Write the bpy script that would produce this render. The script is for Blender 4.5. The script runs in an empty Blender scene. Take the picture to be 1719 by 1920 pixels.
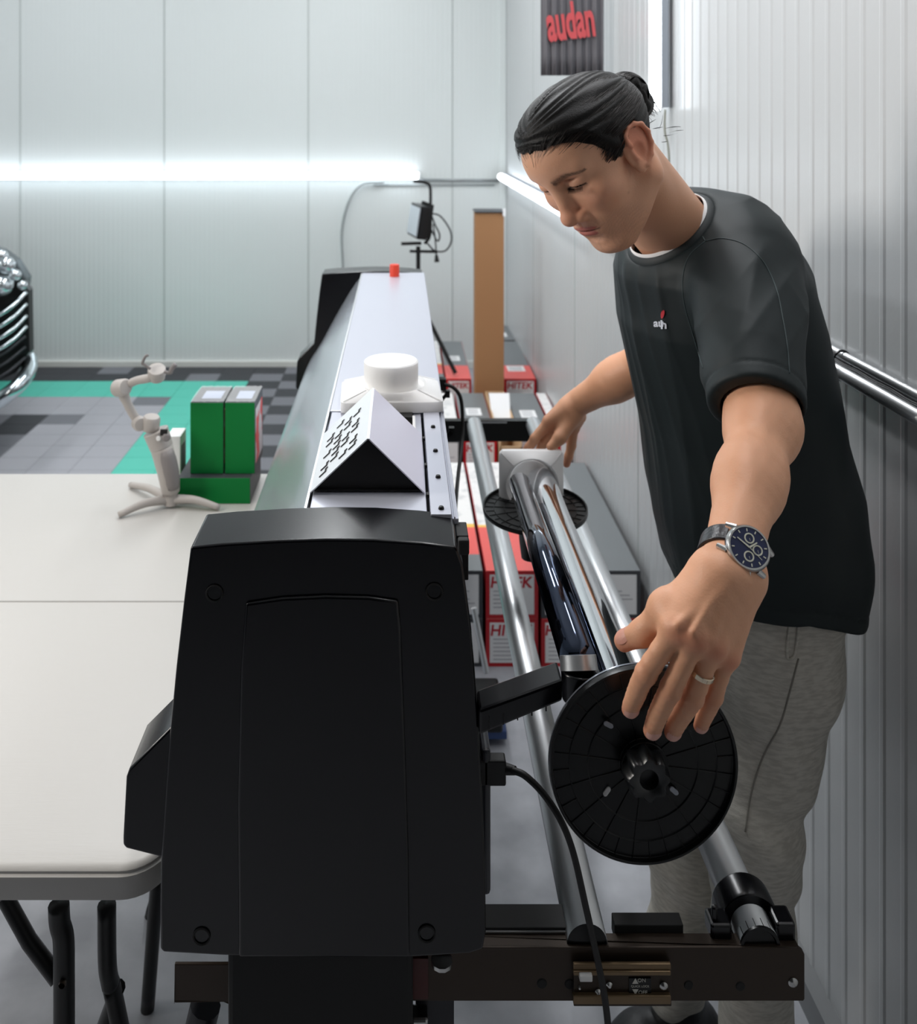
import bpy, bmesh, math, random
import numpy as np
from mathutils import Vector, Matrix, noise
from mathutils.bvhtree import BVHTree
random.seed(7); np.random.seed(7)
S = bpy.context.scene
COL = S.collection
# ------------------------------------------------------------------ camera
H, F, U0, V0 = 1.66, 1750.0, 752.0, 205.0      # eye height, focal length in pixels of 1719x1920, horizon point
cam_d = bpy.data.cameras.new('camera'); cam = bpy.data.objects.new('camera', cam_d); COL.objects.link(cam)
cam.location = (0, 0, H); cam.rotation_euler = (math.pi/2, 0, 0)
cam_d.sensor_fit = 'VERTICAL'; cam_d.sensor_height = 36.0; cam_d.sensor_width = 36.0
cam_d.lens = F/1920*36.0
cam_d.shift_x = (859.5-U0)/1920.0; cam_d.shift_y = -(960-V0)/1920.0
cam_d.clip_start = 0.05
cam_d.dof.use_dof = True; cam_d.dof.focus_distance = 1.08; cam_d.dof.aperture_fstop = 7.5
S.camera = cam
S.view_settings.view_transform = 'Standard'; S.view_settings.look = 'None'
S.view_settings.gamma = 1.0; S.view_settings.use_curve_mapping = False
S.view_settings.exposure = 0.0
w = bpy.data.worlds.new('world'); S.world = w; w.use_nodes = True
w.node_tree.nodes['Background'].inputs[0].default_value = (0.75, 0.85, 1, 1)
w.node_tree.nodes['Background'].inputs[1].default_value = 0.02

def area(name, loc, target, sx, sy, power, col=(1, 1, 1)):
    d = bpy.data.lights.new(name, 'AREA'); d.shape = 'RECTANGLE'; d.size = sx; d.size_y = sy
    d.energy = power; d.color = col
    o = bpy.data.objects.new(name, d); COL.objects.link(o); o.location = loc
    o.rotation_euler = (Vector(target)-Vector(loc)).to_track_quat('-Z', 'Y').to_euler()
    return o
# ceiling lamps of the garage (above the frame), then added fill lights
area('overhead_lamp', (-2.2, 3.6, 3.3), (-2.2, 3.6, 0), 0.25, 3.2, 40, (0.95, 0.97, 1))
area('overhead_lamp', (-0.35, 3.6, 3.3), (-0.35, 3.6, 0), 0.25, 3.0, 52, (0.96, 0.98, 1))
area('side_fill_light', (-4.4, 3.0, 1.9), (0.1, 2.2, 1.3), 5.0, 0.12, 20, (0.97, 0.98, 1))  # unseen fill added at the left for apron, face and chest
area('face_fill_light', (-1.9, 1.15, 2.05), (0.25, 1.3, 1.5), 0.4, 0.9, 27, (1, 0.94, 0.88))  # warm fill added out of frame to brighten the face
area('overhead_lamp', (0.38, 1.7, 2.75), (0.38, 1.7, 0), 0.12, 1.8, 11, (0.98, 0.98, 1))  # unseen light added below the ceiling, brightens the upper right wall

# ------------------------------------------------------------------ helpers
def P(u, v, Y): return Vector(((u-U0)/F*Y, Y, H-(v-V0)/F*Y))
def lin(c):
    c = [x/255.0 for x in c]
    return tuple((x/12.92 if x <= .04045 else ((x+.055)/1.055)**2.4) for x in c)+(1.0,)
MATS = {}
def mat(name, rgb=(200, 200, 200), rough=.5, metal=0., bump=None, spec=None, emit=None, mix=None, trans=0., coat=0., alpha=1., aniso=0., vcol=None, scale=(1, 1, 1), sss=0.):
    """bump=(scale,strength,detail); mix=(rgb2, scale, lo, hi): noise-driven second colour"""
    if name in MATS: return MATS[name]
    m = bpy.data.materials.new(name); m.use_nodes = True; MATS[name] = m
    nt = m.node_tree; b = nt.nodes['Principled BSDF']; N = nt.nodes.new; L = nt.links.new
    b.inputs['Base Color'].default_value = lin(rgb); b.inputs['Roughness'].default_value = rough
    b.inputs['Metallic'].default_value = metal
    if spec is not None: b.inputs['Specular IOR Level'].default_value = spec
    if trans: b.inputs['Transmission Weight'].default_value = trans
    if coat: b.inputs['Coat Weight'].default_value = coat; b.inputs['Coat Roughness'].default_value = .1
    if alpha < 1: b.inputs['Alpha'].default_value = alpha
    if aniso: b.inputs['Anisotropic'].default_value = aniso
    if sss:
        b.inputs['Subsurface Weight'].default_value = sss; b.inputs['Subsurface Radius'].default_value = (1, .35, .2); b.inputs['Subsurface Scale'].default_value = .006
    if emit: b.inputs['Emission Color'].default_value = lin(emit[0]); b.inputs['Emission Strength'].default_value = emit[1]
    tc = N('ShaderNodeTexCoord'); mp = N('ShaderNodeMapping'); mp.inputs['Scale'].default_value = scale
    L(tc.outputs['Object'], mp.inputs['Vector'])
    src = None
    if vcol:
        a = N('ShaderNodeAttribute'); a.attribute_name = vcol; src = a.outputs['Color']; L(src, b.inputs['Base Color'])
    if mix:
        n = N('ShaderNodeTexNoise'); n.inputs['Scale'].default_value = mix[1]; n.inputs['Detail'].default_value = 6
        L(mp.outputs[0], n.inputs['Vector'])
        r = N('ShaderNodeMapRange'); r.inputs[1].default_value = mix[2]; r.inputs[2].default_value = mix[3]; L(n.outputs['Fac'], r.inputs[0])
        mx = N('ShaderNodeMix'); mx.data_type = 'RGBA'; L(r.outputs[0], mx.inputs[0])
        mx.inputs[6].default_value = lin(rgb); mx.inputs[7].default_value = lin(mix[0])
        if src: L(src, mx.inputs[6])
        L(mx.outputs[2], b.inputs['Base Color'])
    if bump:
        n = N('ShaderNodeTexNoise'); n.inputs['Scale'].default_value = bump[0]; n.inputs['Detail'].default_value = bump[2] if len(bump) > 2 else 4
        L(mp.outputs[0], n.inputs['Vector'])
        bp = N('ShaderNodeBump'); bp.inputs['Strength'].default_value = bump[1]; bp.inputs['Distance'].default_value = .002
        L(n.outputs['Fac'], bp.inputs['Height']); L(bp.outputs[0], b.inputs['Normal'])
    return m

class MB:
    def __init__(s): s.v = []; s.f = []; s.mi = []; s.cur = 0
    def add(s, vs, fs):
        o = len(s.v); s.v += [tuple(x) for x in vs]
        for f in fs: s.f.append(tuple(i+o for i in f)); s.mi.append(s.cur)
        return s
    def box(s, a, b, M=None):
        x0, y0, z0 = a; x1, y1, z1 = b
        vs = [Vector(q) for q in ((x0,y0,z0),(x1,y0,z0),(x1,y1,z0),(x0,y1,z0),(x0,y0,z1),(x1,y0,z1),(x1,y1,z1),(x0,y1,z1))]
        if M: vs = [M @ q for q in vs]
        return s.add(vs, [(0,3,2,1),(4,5,6,7),(0,1,5,4),(1,2,6,5),(2,3,7,6),(3,0,4,7)])
    def prism(s, pts, d):
        """closed polygon (3D points) extruded by vector d"""
        n = len(pts); d = Vector(d); vs = [Vector(p) for p in pts]+[Vector(p)+d for p in pts]
        fs = [tuple(range(n))[::-1], tuple(range(n, 2*n))]+[(i, (i+1) % n, n+(i+1) % n, n+i) for i in range(n)]
        return s.add(vs, fs)
    def tube(s, path, r, seg=12, cap=True, hole=0):
        path = [Vector(p) for p in path]; n = len(path)
        rs = r if isinstance(r, (list, tuple)) else [r]*n
        t = [(path[min(i+1, n-1)]-path[max(i-1, 0)]).normalized() for i in range(n)]
        a = t[0].orthogonal().normalized(); vs = []
        for i in range(n):
            a = (a-t[i]*a.dot(t[i])).normalized(); b = t[i].cross(a)
            for k in range(seg):
                w_ = 2*math.pi*k/seg; vs.append(path[i]+(a*math.cos(w_)+b*math.sin(w_))*rs[i])
        fs = [(i*seg+k, i*seg+(k+1) % seg, (i+1)*seg+(k+1) % seg, (i+1)*seg+k) for i in range(n-1) for k in range(seg)]
        if cap: fs += [tuple(range(seg))[::-1], tuple((n-1)*seg+k for k in range(seg))]
        return s.add(vs, fs)
    def lathe(s, prof, c, ax=(0, 0, 1), seg=48, closed=False):
        """prof [(r,h)...] turned about axis ax at c"""
        ax = Vector(ax).normalized(); a = ax.orthogonal().normalized(); b = ax.cross(a); c = Vector(c); vs = []
        for r, h in prof:
            for k in range(seg):
                w_ = 2*math.pi*k/seg; vs.append(c+ax*h+(a*math.cos(w_)+b*math.sin(w_))*r)
        n = len(prof)
        fs = [(i*seg+k, i*seg+(k+1) % seg, ((i+1) % n)*seg+(k+1) % seg, ((i+1) % n)*seg+k) for i in range(n if closed else n-1) for k in range(seg)]
        return s.add(vs, fs)
    def build(s, name, m, parent=None, smooth=False, bevel=0, seg=2, tag_=None):
        me = bpy.data.meshes.new(name); me.from_pydata(s.v, [], s.f)
        for x in (m if isinstance(m, (list, tuple)) else [m]): me.materials.append(x)
        me.polygons.foreach_set('material_index', s.mi)
        bm = bmesh.new(); bm.from_mesh(me); bmesh.ops.remove_doubles(bm, verts=bm.verts, dist=1e-6)
        bmesh.ops.recalc_face_normals(bm, faces=bm.faces); bm.to_mesh(me); bm.free()
        return link(name, me, parent, smooth, bevel, seg)
def link(name, me, parent=None, smooth=False, bevel=0, seg=2):
    o = bpy.data.objects.new(name, me); COL.objects.link(o)
    if parent is not None:
        o.parent = parent; o.matrix_parent_inverse = wm(parent).inverted()
    if smooth:
        me.polygons.foreach_set('use_smooth', [True]*len(me.polygons))
        if smooth != 'all':
            me.update()
            for e in range(0): pass
            try: me.set_sharp_from_angle(angle=math.radians(38))
            except Exception: pass
    if bevel:
        b = o.modifiers.new('bevel', 'BEVEL'); b.width = bevel; b.segments = seg; b.limit_method = 'ANGLE'; b.angle_limit = math.radians(35)
    return o
def wm(o):
    m = Matrix.LocRotScale(o.location, o.rotation_euler, o.scale)
    return wm(o.parent) @ o.matrix_parent_inverse @ m if o.parent else m
def thing(name, label, cat, loc, group=None):
    o = bpy.data.objects.new(name, None); COL.objects.link(o); o.location = loc; o.empty_display_size = .05
    o['label'] = label; o['category'] = cat
    if group: o['group'] = group
    return o
def tag(o, label, cat, group=None, kind=None):
    o['label'] = label; o['category'] = cat
    if group: o['group'] = group
    if kind: o['kind'] = kind
    return o
def struct(o): o['kind'] = 'structure'; return o
def text(body, size, M, extrude=.0004, bold=0., shear=0.):
    c = bpy.data.curves.new('t', 'FONT'); c.body = body; c.size = size; c.extrude = extrude; c.offset = bold; c.shear = shear
    c.align_x = 'CENTER'; c.align_y = 'CENTER'; c.resolution_u = 4
    o = bpy.data.objects.new('t', c); COL.objects.link(o); bpy.context.view_layer.update()
    me = o.to_mesh(); vs = [M @ v.co for v in me.vertices]; fs = [tuple(p.vertices) for p in me.polygons]
    o.to_mesh_clear(); bpy.data.objects.remove(o); bpy.data.curves.remove(c)
    return vs, fs
def frame_M(o, x, y):
    x = Vector(x).normalized(); y = Vector(y).normalized(); z = x.cross(y).normalized(); o = Vector(o)
    return Matrix(((x.x, y.x, z.x, o.x), (x.y, y.y, z.y, o.y), (x.z, y.z, z.z, o.z), (0, 0, 0, 1)))
def spline(pts, n=8):
    pts = [Vector(p) for p in pts]; out = []
    q = [pts[0]*2-pts[1]]+pts+[pts[-1]*2-pts[-2]]
    for i in range(1, len(q)-2):
        for k in range(n):
            t = k/n; a, b, c, d = q[i-1], q[i], q[i+1], q[i+2]
            out.append(.5*((2*b)+(c-a)*t+(2*a-5*b+4*c-d)*t*t+(3*b-a-3*c+d)*t**3))
    return out+[pts[-1]]

# ------------------------------------------------------------------ materials
M_wall = mat('wall_sheet', (226, 231, 230), .42, 0, spec=.5)
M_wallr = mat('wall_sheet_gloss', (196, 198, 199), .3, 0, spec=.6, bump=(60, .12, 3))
M_joint = mat('panel_joint', (190, 196, 194), .6)
M_ceil = mat('ceiling_sheet', (205, 208, 210), .6)
M_conc = mat('concrete', (150, 152, 158), .5, mix=((190, 192, 198), 5, .35, .65), bump=(40, .3))
M_skirt = mat('skirting', (222, 224, 218), .5)
M_led = mat('led_diffuser', (255, 255, 255), .5, emit=((238, 247, 255), 6.5))
M_ledh = mat('lamp_housing', (150, 158, 168), .5)
M_blackp = mat('black_plastic', (3, 3, 7), .24, bump=(900, .03, 2), spec=.5)
M_blackg = mat('black_gloss_plastic', (6, 7, 8), .3, spec=.4)
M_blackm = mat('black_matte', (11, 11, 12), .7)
M_rub = mat('black_rubber', (14, 14, 15), .55)
M_cover = mat('grey_metal_cover', (198, 201, 213), .3, .3)
M_alu = mat('brushed_aluminium', (222, 225, 227), .36, .9)
M_silver = mat('silver_apron', (220, 226, 236), .2, .7)
M_chrome = mat('chrome_film', (225, 228, 232), .05, 1)
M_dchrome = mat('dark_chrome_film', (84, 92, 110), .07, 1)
M_steel = mat('steel', (190, 190, 188), .25, 1)
M_bronze = mat('dark_stand_metal', (58, 48, 40), .42, .5)
M_bronze2 = mat('tan_bracket_metal', (128, 108, 82), .4, .6)
M_white = mat('white_paper', (240, 240, 240), .6)
M_foam = mat('white_plastic', (250, 249, 247), .35, sss=.7)
M_foam.node_tree.nodes['Principled BSDF'].inputs['Subsurface Radius'].default_value = (1, 1, 1); M_foam.node_tree.nodes['Principled BSDF'].inputs['Subsurface Scale'].default_value = .02
M_red = mat('carton_red', (190, 24, 34), .45)
M_salmon = mat('carton_salmon', (236, 98, 92), .4)
M_yel = mat('carton_yellow', (246, 196, 92), .45)
M_grey = mat('carton_grey', (118, 122, 124), .4)
M_dgrey = mat('carton_dark', (62, 64, 68), .45)
M_brown = mat('cardboard', (168, 122, 82), .75, bump=(60, .1))
M_pale = mat('carton_pale', (240, 238, 236), .45, mix=((205, 205, 205), 30, .5, .7))
M_redtxt = mat('red_lettering', (190, 30, 45), .5)
M_faint = mat('fine_print_grey', (150, 150, 155), .6)
M_green = mat('green_carton', (0, 118, 52), .6, spec=.25, bump=(20, .15))
M_table = mat('table_plastic', (190, 187, 182), .4, bump=(25, .12), scale=(1, 8, 1))
M_gim = mat('gimbal_grey', (176, 170, 165), .45)
M_gimd = mat('gimbal_grip', (128, 123, 122), .6)

# ------------------------------------------------------------------ room
YW = 6.0
def wallx(Y): return .672-.021*(Y-6.0)
def ribbed(p0, p1, z0, z1, pitch, depth, name, m, nrm, panel=None, jm=None, width=.006):
    """sheet from p0 to p1 (xy), with narrow raised ribs facing nrm"""
    p0 = Vector((*p0, 0)); p1 = Vector((*p1, 0)); L = (p1-p0).length; d = (p1-p0)/L; n = Vector((*nrm, 0)).normalized()
    pts = [0.]; off = [0.]; k = 1
    while k*pitch < L-.02:
        c = k*pitch
        isj = panel and abs((c/panel)-round(c/panel))*panel < pitch*.5
        dd = -depth*1.5 if isj else depth
        pts += [c-width, c-width*.45, c+width*.45, c+width]; off += [0, dd, dd, 0]; k += 1
    pts.append(L); off.append(0)
    b = MB(); vs = []
    for s_, o_ in zip(pts, off):
        q = p0+d*s_+n*o_; vs += [(q.x, q.y, z0), (q.x, q.y, z1)]
    fs = [(2*i, 2*i+2, 2*i+3, 2*i+1) for i in range(len(pts)-1)]
    b.add(vs, fs)
    q0 = p0-n*.1; q1 = p1-n*.1   # back of the sandwich panel
    b.add([(q0.x, q0.y, z0), (q1.x, q1.y, z0), (q1.x, q1.y, z1), (q0.x, q0.y, z1)], [(0, 1, 2, 3)])
    return struct(b.build(name, m))
ribbed((-4.5, YW), (wallx(YW), YW), 0, 3.4, .0309, .0006, 'wall_far', M_wall, (0, -1))
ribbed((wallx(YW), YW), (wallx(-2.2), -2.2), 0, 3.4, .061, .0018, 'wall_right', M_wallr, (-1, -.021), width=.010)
struct(MB().box((-4.6, -2.2, 0), (-4.5, YW, 3.4)).build('wall_left', M_wall))
struct(MB().box((-4.6, -2.3, 0), (1.0, -2.2, 3.4)).build('wall_back', mat('back_wall', (14, 14, 15), .8)))
struct(MB().box((-4.6, -2.3, 3.4), (1.0, YW+.1, 3.5)).build('ceiling', M_ceil))
struct(MB().box((-4.6, -2.3, -.1), (1.0, YW+.1, 0)).build('floor', M_conc))
n = 1
for u in (38, 308, 578, 848):
    x = (u-U0)/F*YW
    struct(MB().box((x-.004, YW-.003, 0.02), (x+.004, YW+.004, 3.4)).build('trim_%d' % n, M_joint)); n += 1
for Y in (4.9, 3.85, 2.9):
    x = wallx(Y)
    struct(MB().box((x-.003, Y-.003, 0), (x+.004, Y+.003, 3.4)).build('trim_%d' % n, M_joint)); n += 1
x = wallx(YW); struct(MB().box((x-.045, YW-.03, 0), (x, YW, 3.4)).build('trim_%d' % n, M_wall, bevel=.004))
struct(MB().box((-4.5, YW-.02, 0), (wallx(YW), YW, .045)).build('baseboard_far', M_skirt, bevel=.003))
b = MB(); b.add([(wallx(Y)-dx, Y, z) for Y in (-2.2, YW) for dx, z in ((0, 0), (.022, 0), (.022, .06), (0, .075))], [(0, 1, 2, 3), (7, 6, 5, 4), (1, 5, 6, 2), (2, 6, 7, 3), (0, 4, 5, 1)])
struct(b.build('baseboard_right', mat('grey_skirt', (120, 122, 124), .5)))

# floor mat of click tiles under the car
b = MB(); tx, ty = .195, .155
mats = [mat('tile_dark', (52, 53, 58), .55, bump=(260, .5, 1)), mat('tile_mid', (116, 117, 123), .55, bump=(260, .5, 1)), mat('tile_light', (168, 168, 174), .55, bump=(260, .5, 1)), mat('tile_green', (86, 200, 178), .5, bump=(260, .5, 1))]
X1 = -.925; Y1 = 5.97
for i in range(-6, 18):
    for j in range(0, 20):
        x = X1+.0-tx*(i+1); y = Y1-ty*(j+1)
        rnd = random.random()
        I, J = i//2, j//2
        if j < 2: c = 0 if (i+j) % 2 else (1 if rnd < .25 else 0)
        elif 2 <= j < 4 and i >= 0: c = 3
        elif 0 <= i < 2 : c = 3
        elif i < 0: c = 0 if (i+j) % 2 else 1
        else:
            s_ = (I*3+J*2)
            c = (0 if (I+J) % 2 else 1) if (j >= 6 and i >= 5) else (2 if rnd > .18 else 1)
            if c == 2 and rnd < .35: c = 2
        b.cur = c
        b.box((x+.001, y+.001, .0), (x+tx-.001, y+ty-.001, .012))
o = b.build('floor_mat', mats); tag(o, 'garage floor mat of dark, grey and turquoise click tiles by the far wall', 'floor mat')

# ------------------------------------------------------------------ lamps on the walls
def led(name, a, c, r, label, grp, back):
    """tube light: diffuser from a to c, housing behind (offset vector back)"""
    a = Vector(a); c = Vector(c); t = thing(name, label, 'tube light', (a+c)/2, grp); d = (c-a).normalized()
    MB().tube([a, a+d*.002, c-d*.002, c], [r*.7, r, r, r*.7], 16).build('diffuser', M_led, t, 'all')
    bk = Vector(back); s_ = d.cross(bk).normalized()*r*.9
    pts = [a+bk*.5-s_, a+bk*.5+s_, a+bk+s_, a+bk-s_]
    MB().prism(pts, c-a).build('housing', M_ledh, t)
    for e, sg in ((a, -1), (c, 1)):
        MB().tube([e, e+d*sg*.012], r*1.0, 12).build('end_cap', M_foam, t, True)
    return t
z = H-127/F*YW
led('tube_light', (-4.2, YW-.045, z+.012), ((783-U0)/F*YW, YW-.045, z+.012), .024, 'long glowing white tube light running across the far wall', 'tube lights on the walls', (0, .04, 0))
led('tube_light', (wallx(5.9)-.045, 5.88, 1.235), (wallx(3.6)-.045, 3.6, 1.235), .022, 'glowing tube light on the right wall running behind the man\'s face', 'tube lights on the walls', (.04, 0, 0))
yv = 2.58
led('tube_light', (wallx(yv)-.042, yv, 1.665), (wallx(yv)-.042, yv, 3.2), .0165, 'upright glowing tube light on the right wall above the man', 'tube lights on the walls', (.034, -.012, 0))
o = MB().tube(spline([(wallx(yv)-.02, yv-.02, 1.66), (wallx(yv)-.022, yv-.025, 1.6), (wallx(yv)-.012, yv-.03, 1.52), (wallx(yv)-.016, yv-.05, 1.2)], 8), .003, 8).build('lamp_cable', mat('cable_grey', (150, 152, 140), .5), None, 'all')
tag(o, 'thin grey cable hanging below the upright tube light on the right wall', 'cable')
# conduits along right wall and far wall
t = thing('wall_conduit', 'pair of grey metal conduits strapped along the right wall behind the man', 'conduit', (wallx(1.5)-.02, 1.5, 1.22))
def wl(Y, z, dx): return (wallx(Y)-dx, Y, z)
MB().tube([wl(3.3, 1.212, .016), wl(1.0, 1.212, .016)], .0125, 16).build('thick_conduit', M_alu, t, 'all')
MB().tube([wl(3.3, 1.240, .011), wl(1.0, 1.240, .011)], .0075, 12).build('thin_conduit', M_alu, t, 'all')
MB().tube([wl(3.3-i*.02, 1.228+.0012*math.sin(i*1.3), .013) for i in range(115)], .0032, 6).build('twisted_wire', mat('wire', (60, 60, 62), .4), t, 'all')
for Y in (1.585, 2.5):
    zt = MB(); ring = [Vector(wl(Y, 1.225+.025*math.sin(a), .016+.017*math.cos(a))) for a in np.linspace(0, 2*math.pi, 25)]
    zt.tube(ring, .0022, 6); zt.box((wallx(Y)-.038, Y-.004, 1.192), (wallx(Y)-.026, Y+.004, 1.201)); zt.build('cable_tie', M_blackp, t, True)
b = MB(); zc = H-133/F*YW
b.tube([((787-U0)/F*YW, YW-.016, zc+.004), (.66, YW-.016, zc)], .009, 10); b.tube([((700-U0)/F*YW, YW-.01, zc-.03), (.6, YW-.01, zc-.03)], .004, 8)
tag(b.build('wall_conduit', mat('conduit_far', (165, 170, 172), .4, .5), None, 'all'), 'thin grey conduit between the far wall light and the corner', 'conduit')
o = MB().tube(spline([P(720, 341, 5.97), P(680, 345, 5.97), P(655, 375, 5.97), P(641, 430, 5.97), P(643, 500, 5.96), P(645, 600, 5.95)], 8), .008, 8).build('lamp_cable', mat('cable_grey2', (158, 164, 164), .5), None, 'all')
tag(o, 'grey cable curving down the far wall from the long tube light', 'cable')
# banner
b = MB(); nx, nz = 60, 10; vs = []
Yb = 3.2
for i in range(nx+1):
    for j in range(nz+1):
        u = 1012+116*i/nx; f_ = j/nz; zz = 1.775+f_*.75
        x = (u-U0)/F*Yb; vs.append((x, Yb+.008*math.sin(i*.8+f_*1.5)*(1-.5*f_)+.006*math.sin(i*2.1)-.02, zz))
b.add(vs, [(i*(nz+1)+j, (i+1)*(nz+1)+j, (i+1)*(nz+1)+j+1, i*(nz+1)+j+1) for i in range(nx) for j in range(nz)])
ban = b.build('hanging_banner', mat('banner_cloth', (112, 110, 114), .8), None, 'all'); ban.modifiers.new('s', 'SOLIDIFY').thickness = .002
tag(ban, 'dark grey fabric banner with red lettering hanging behind the man\'s head', 'banner')
vs, fs = text('audan', .115, Matrix.Translation(((1066-U0)/F*Yb, Yb-.038, 1.955)) @ Matrix.Rotation(math.pi/2, 4, 'X') @ Matrix.Rotation(math.radians(7), 4, 'Z') @ Matrix.Scale(1.5, 4, (0, 1, 0)) @ Matrix.Scale(.6, 4, (1, 0, 0)), .001, .0035)
MB().add(vs, fs).build('lettering', mat('banner_red', (206, 84, 88), .8), ban)
t = None
tag(MB().tube([((1070-U0)/F*Yb-.13, Yb-.02, 2.53), ((1070-U0)/F*Yb+.1, Yb-.02, 2.53)], .008, 10).tube([((1070-U0)/F*Yb, Yb-.02, 2.53), ((1070-U0)/F*Yb, Yb-.02, 3.4)], .003, 6).build('banner_rod', M_steel, None, True), 'rod carrying the grey banner from the ceiling', 'rod')
# small hook on right wall
t = thing('wall_hook', 'small white hook and tag on the right wall beside the man\'s chin', 'hook', P(1070, 440, 4.4))
MB().box(P(1058, 436, 4.42), P(1078, 470, 4.46)).build('plate', M_foam, t, bevel=.004)
MB().tube(spline([P(1064, 455, 4.4), P(1052, 480, 4.4), P(1050, 500, 4.4)], 5), .004, 6).build('string', M_foam, t, 'all')
# ------------------------------------------------------------------ folding table
tbl = thing('folding_table', 'pale plastic folding table with black metal legs beside the plotter', 'table', (-.67, 1.745, 0))
TX0, TX1, TY0, TY1, TZ = -1.06, -.288, 1.13, 2.365, .74
def rrect(x0, x1, y0, y1, r, z, n=8):
    out = []
    for cx, cy, a0 in ((x1-r, y0+r, -90), (x1-r, y1-r, 0), (x0+r, y1-r, 90), (x0+r, y0+r, 180)):
        for k in range(n+1):
            a = math.radians(a0+90*k/n); out.append(Vector((cx+r*math.cos(a), cy+r*math.sin(a), z)))
    return out
def slab(y0, y1, rn):
    b = MB(); prof = [(0.012, 0), (.006, -.0015), (.003, -.005), (.003, -.008), (0, -.010), (0, -.036), (.003, -.040)]
    loops = [rrect(TX0+i, TX1-i, y0+i, y1-i, .055-i, TZ+h) for i, h in prof]; m_ = len(loops[0])
    vs = [p for l in loops for p in l]
    fs = [(a*m_+k, a*m_+(k+1) % m_, (a+1)*m_+(k+1) % m_, (a+1)*m_+k) for a in range(len(loops)-1) for k in range(m_)]
    fs += [tuple(range(m_)), tuple((len(loops)-1)*m_+k for k in range(m_))[::-1]]
    b.add(vs, fs); return b
slab(TY0, TY1, 0).build('tabletop', [M_table], tbl, True)
MB().box((TX0+.002, 1.7425, TZ-.002), (TX1-.002, 1.7465, TZ+.0006)).build('fold_seam', mat('seam_grey', (150, 147, 142), .6), tbl)
M_leg = mat('table_leg_black', (9, 10, 11), .45)
def legpath(u0, pts, Y): return [P(u, v, Y) for u, v in pts]
MB().tube(spline([P(110, 1696, 1.22), P(112, 1730, 1.22), P(119, 1760, 1.22), P(120, 1830, 1.22), P(120, 1960, 1.22), Vector((-.4415, 1.22, 0.0))], 5), .0135, 12).build('leg', M_leg, tbl, 'all')
MB().tube(spline([P(200, 1696, 1.28), P(201, 1800, 1.28), P(206, 1840, 1.29), P(220, 1900, 1.3), Vector((-.345, 1.36, 0.0))], 5), .0125, 12).build('leg', M_leg, tbl, 'all')
MB().tube(spline([P(296, 1640, 1.66), P(288, 1740, 1.68), Vector(((276-U0)/F*1.72, 1.722, 0.0))], 5), .0125, 12).build('leg', M_leg, tbl, 'all')
MB().tube(spline([P(290, 1690, 1.9), P(262, 1750, 2.0), Vector(((240-U0)/F*2.28, 2.28, 0.0))], 5), .012, 12).build('leg', M_leg, tbl, 'all')
for xx in (-.98,):
    for yy in (1.22, 2.25):
        MB().tube([(xx, yy, .70), (xx, yy, .4), (xx-.03, yy, 0)], .0125, 12).build('leg', M_leg, tbl, 'all')
MB().tube([P(8, 1680, 1.26), P(55, 1765, 1.25), P(108, 1835, 1.235)], .0105, 10).build('brace', M_leg, tbl, True)
MB().tube([P(222, 1850, 1.3), P(190, 1935, 1.33)], .010, 10).build('brace', M_leg, tbl, True)
MB().lathe([(0, -.004), (.004, -.004), (.005, 0), (.004, .003)], P(117, 1845, 1.205), (0, -1, 0), 12).build('bolt', mat('bolt_dull', (90, 80, 72), .4, .8), tbl, True)
MB().tube([(TX0+.05, 1.22, .69), (TX1-.04, 1.22, .69)], .012, 8).build('crossbar', M_leg, tbl, True); MB().tube([(TX0+.05, 2.25, .69), (TX1-.04, 2.25, .69)], .012, 8).build('crossbar', M_leg, tbl, True)

# ------------------------------------------------------------------ green cartons on the table
def gcarton(a, b_, label, side=True, grp='green cartons on the table'):
    t = thing('green_carton', label, 'box', ((a[0]+b_[0])/2, (a[1]+b_[1])/2, a[2]), grp)
    b = MB(); x0, y0, z0 = a; x1, y1, z1 = b_
    b.cur = 0; b.box(a, b_)
    o = b.build('carton_body', [M_green, M_dgrey], t, bevel=.0012)
    o.data.polygons[1].material_index = 1
    o.data.polygons[3].material_index = 1
    for p in o.data.polygons:
        if p.normal.z > .5 or p.normal.x > .5: p.material_index = 1
    if side:
        MB().box((x1-.0003, y0+.012, z0+.02), (x1+.0006, y1-.01, z1-.02)).build('side_print', mat('carton_print', (212, 205, 205), .4, mix=((220, 62, 60), 14, .48, .55)), t)
        MB().box((x0+.02, y0+.03, z1-.0003), (x1-.012, y1-.035, z1+.0008)).build('top_label', mat('bluish_label', (196, 206, 228), .3), t)
        bb = MB(); nx_ = 12; vs_ = []
        for i in range(nx_+1):
            for j in range(5):
                xx = x0+(x1-x0)*i/nx_; vs_.append((xx, y0+(y1-y0)*j/4, z1+.001+.0035*abs(math.sin(i*1.9+j*2.3))*(1 if 0 < j < 4 else .7)))
        bb.add(vs_, [(i*5+j, (i+1)*5+j, (i+1)*5+j+1, i*5+j+1) for i in range(nx_) for j in range(4)])
        bb.build('shrink_wrap', mat('clear_film', (235, 235, 235), .15, 0, alpha=.35, spec=.8), t, 'all')
    return t
gz = TZ+.0605
gcarton((-.521, 2.176, TZ), (-.352, 2.34, gz), 'low green carton lying under the two upright ones', False)
gcarton((-.497, 2.2, gz+.0005), (-.419, 2.325, gz+.168), 'upright green carton in shrink wrap, the left of the pair')
gcarton((-.415, 2.2, gz+.0005), (-.345, 2.325, gz+.168), 'upright green carton beside the plotter with a red and white printed side')
t = thing('white_carton', 'small white carton standing behind the gimbal handle', 'box', (-.537, 2.26, TZ))
MB().box((-.563, 2.24, TZ), (-.53, 2.30, TZ+.135)).build('carton_body', M_white, t, bevel=.001)
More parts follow.
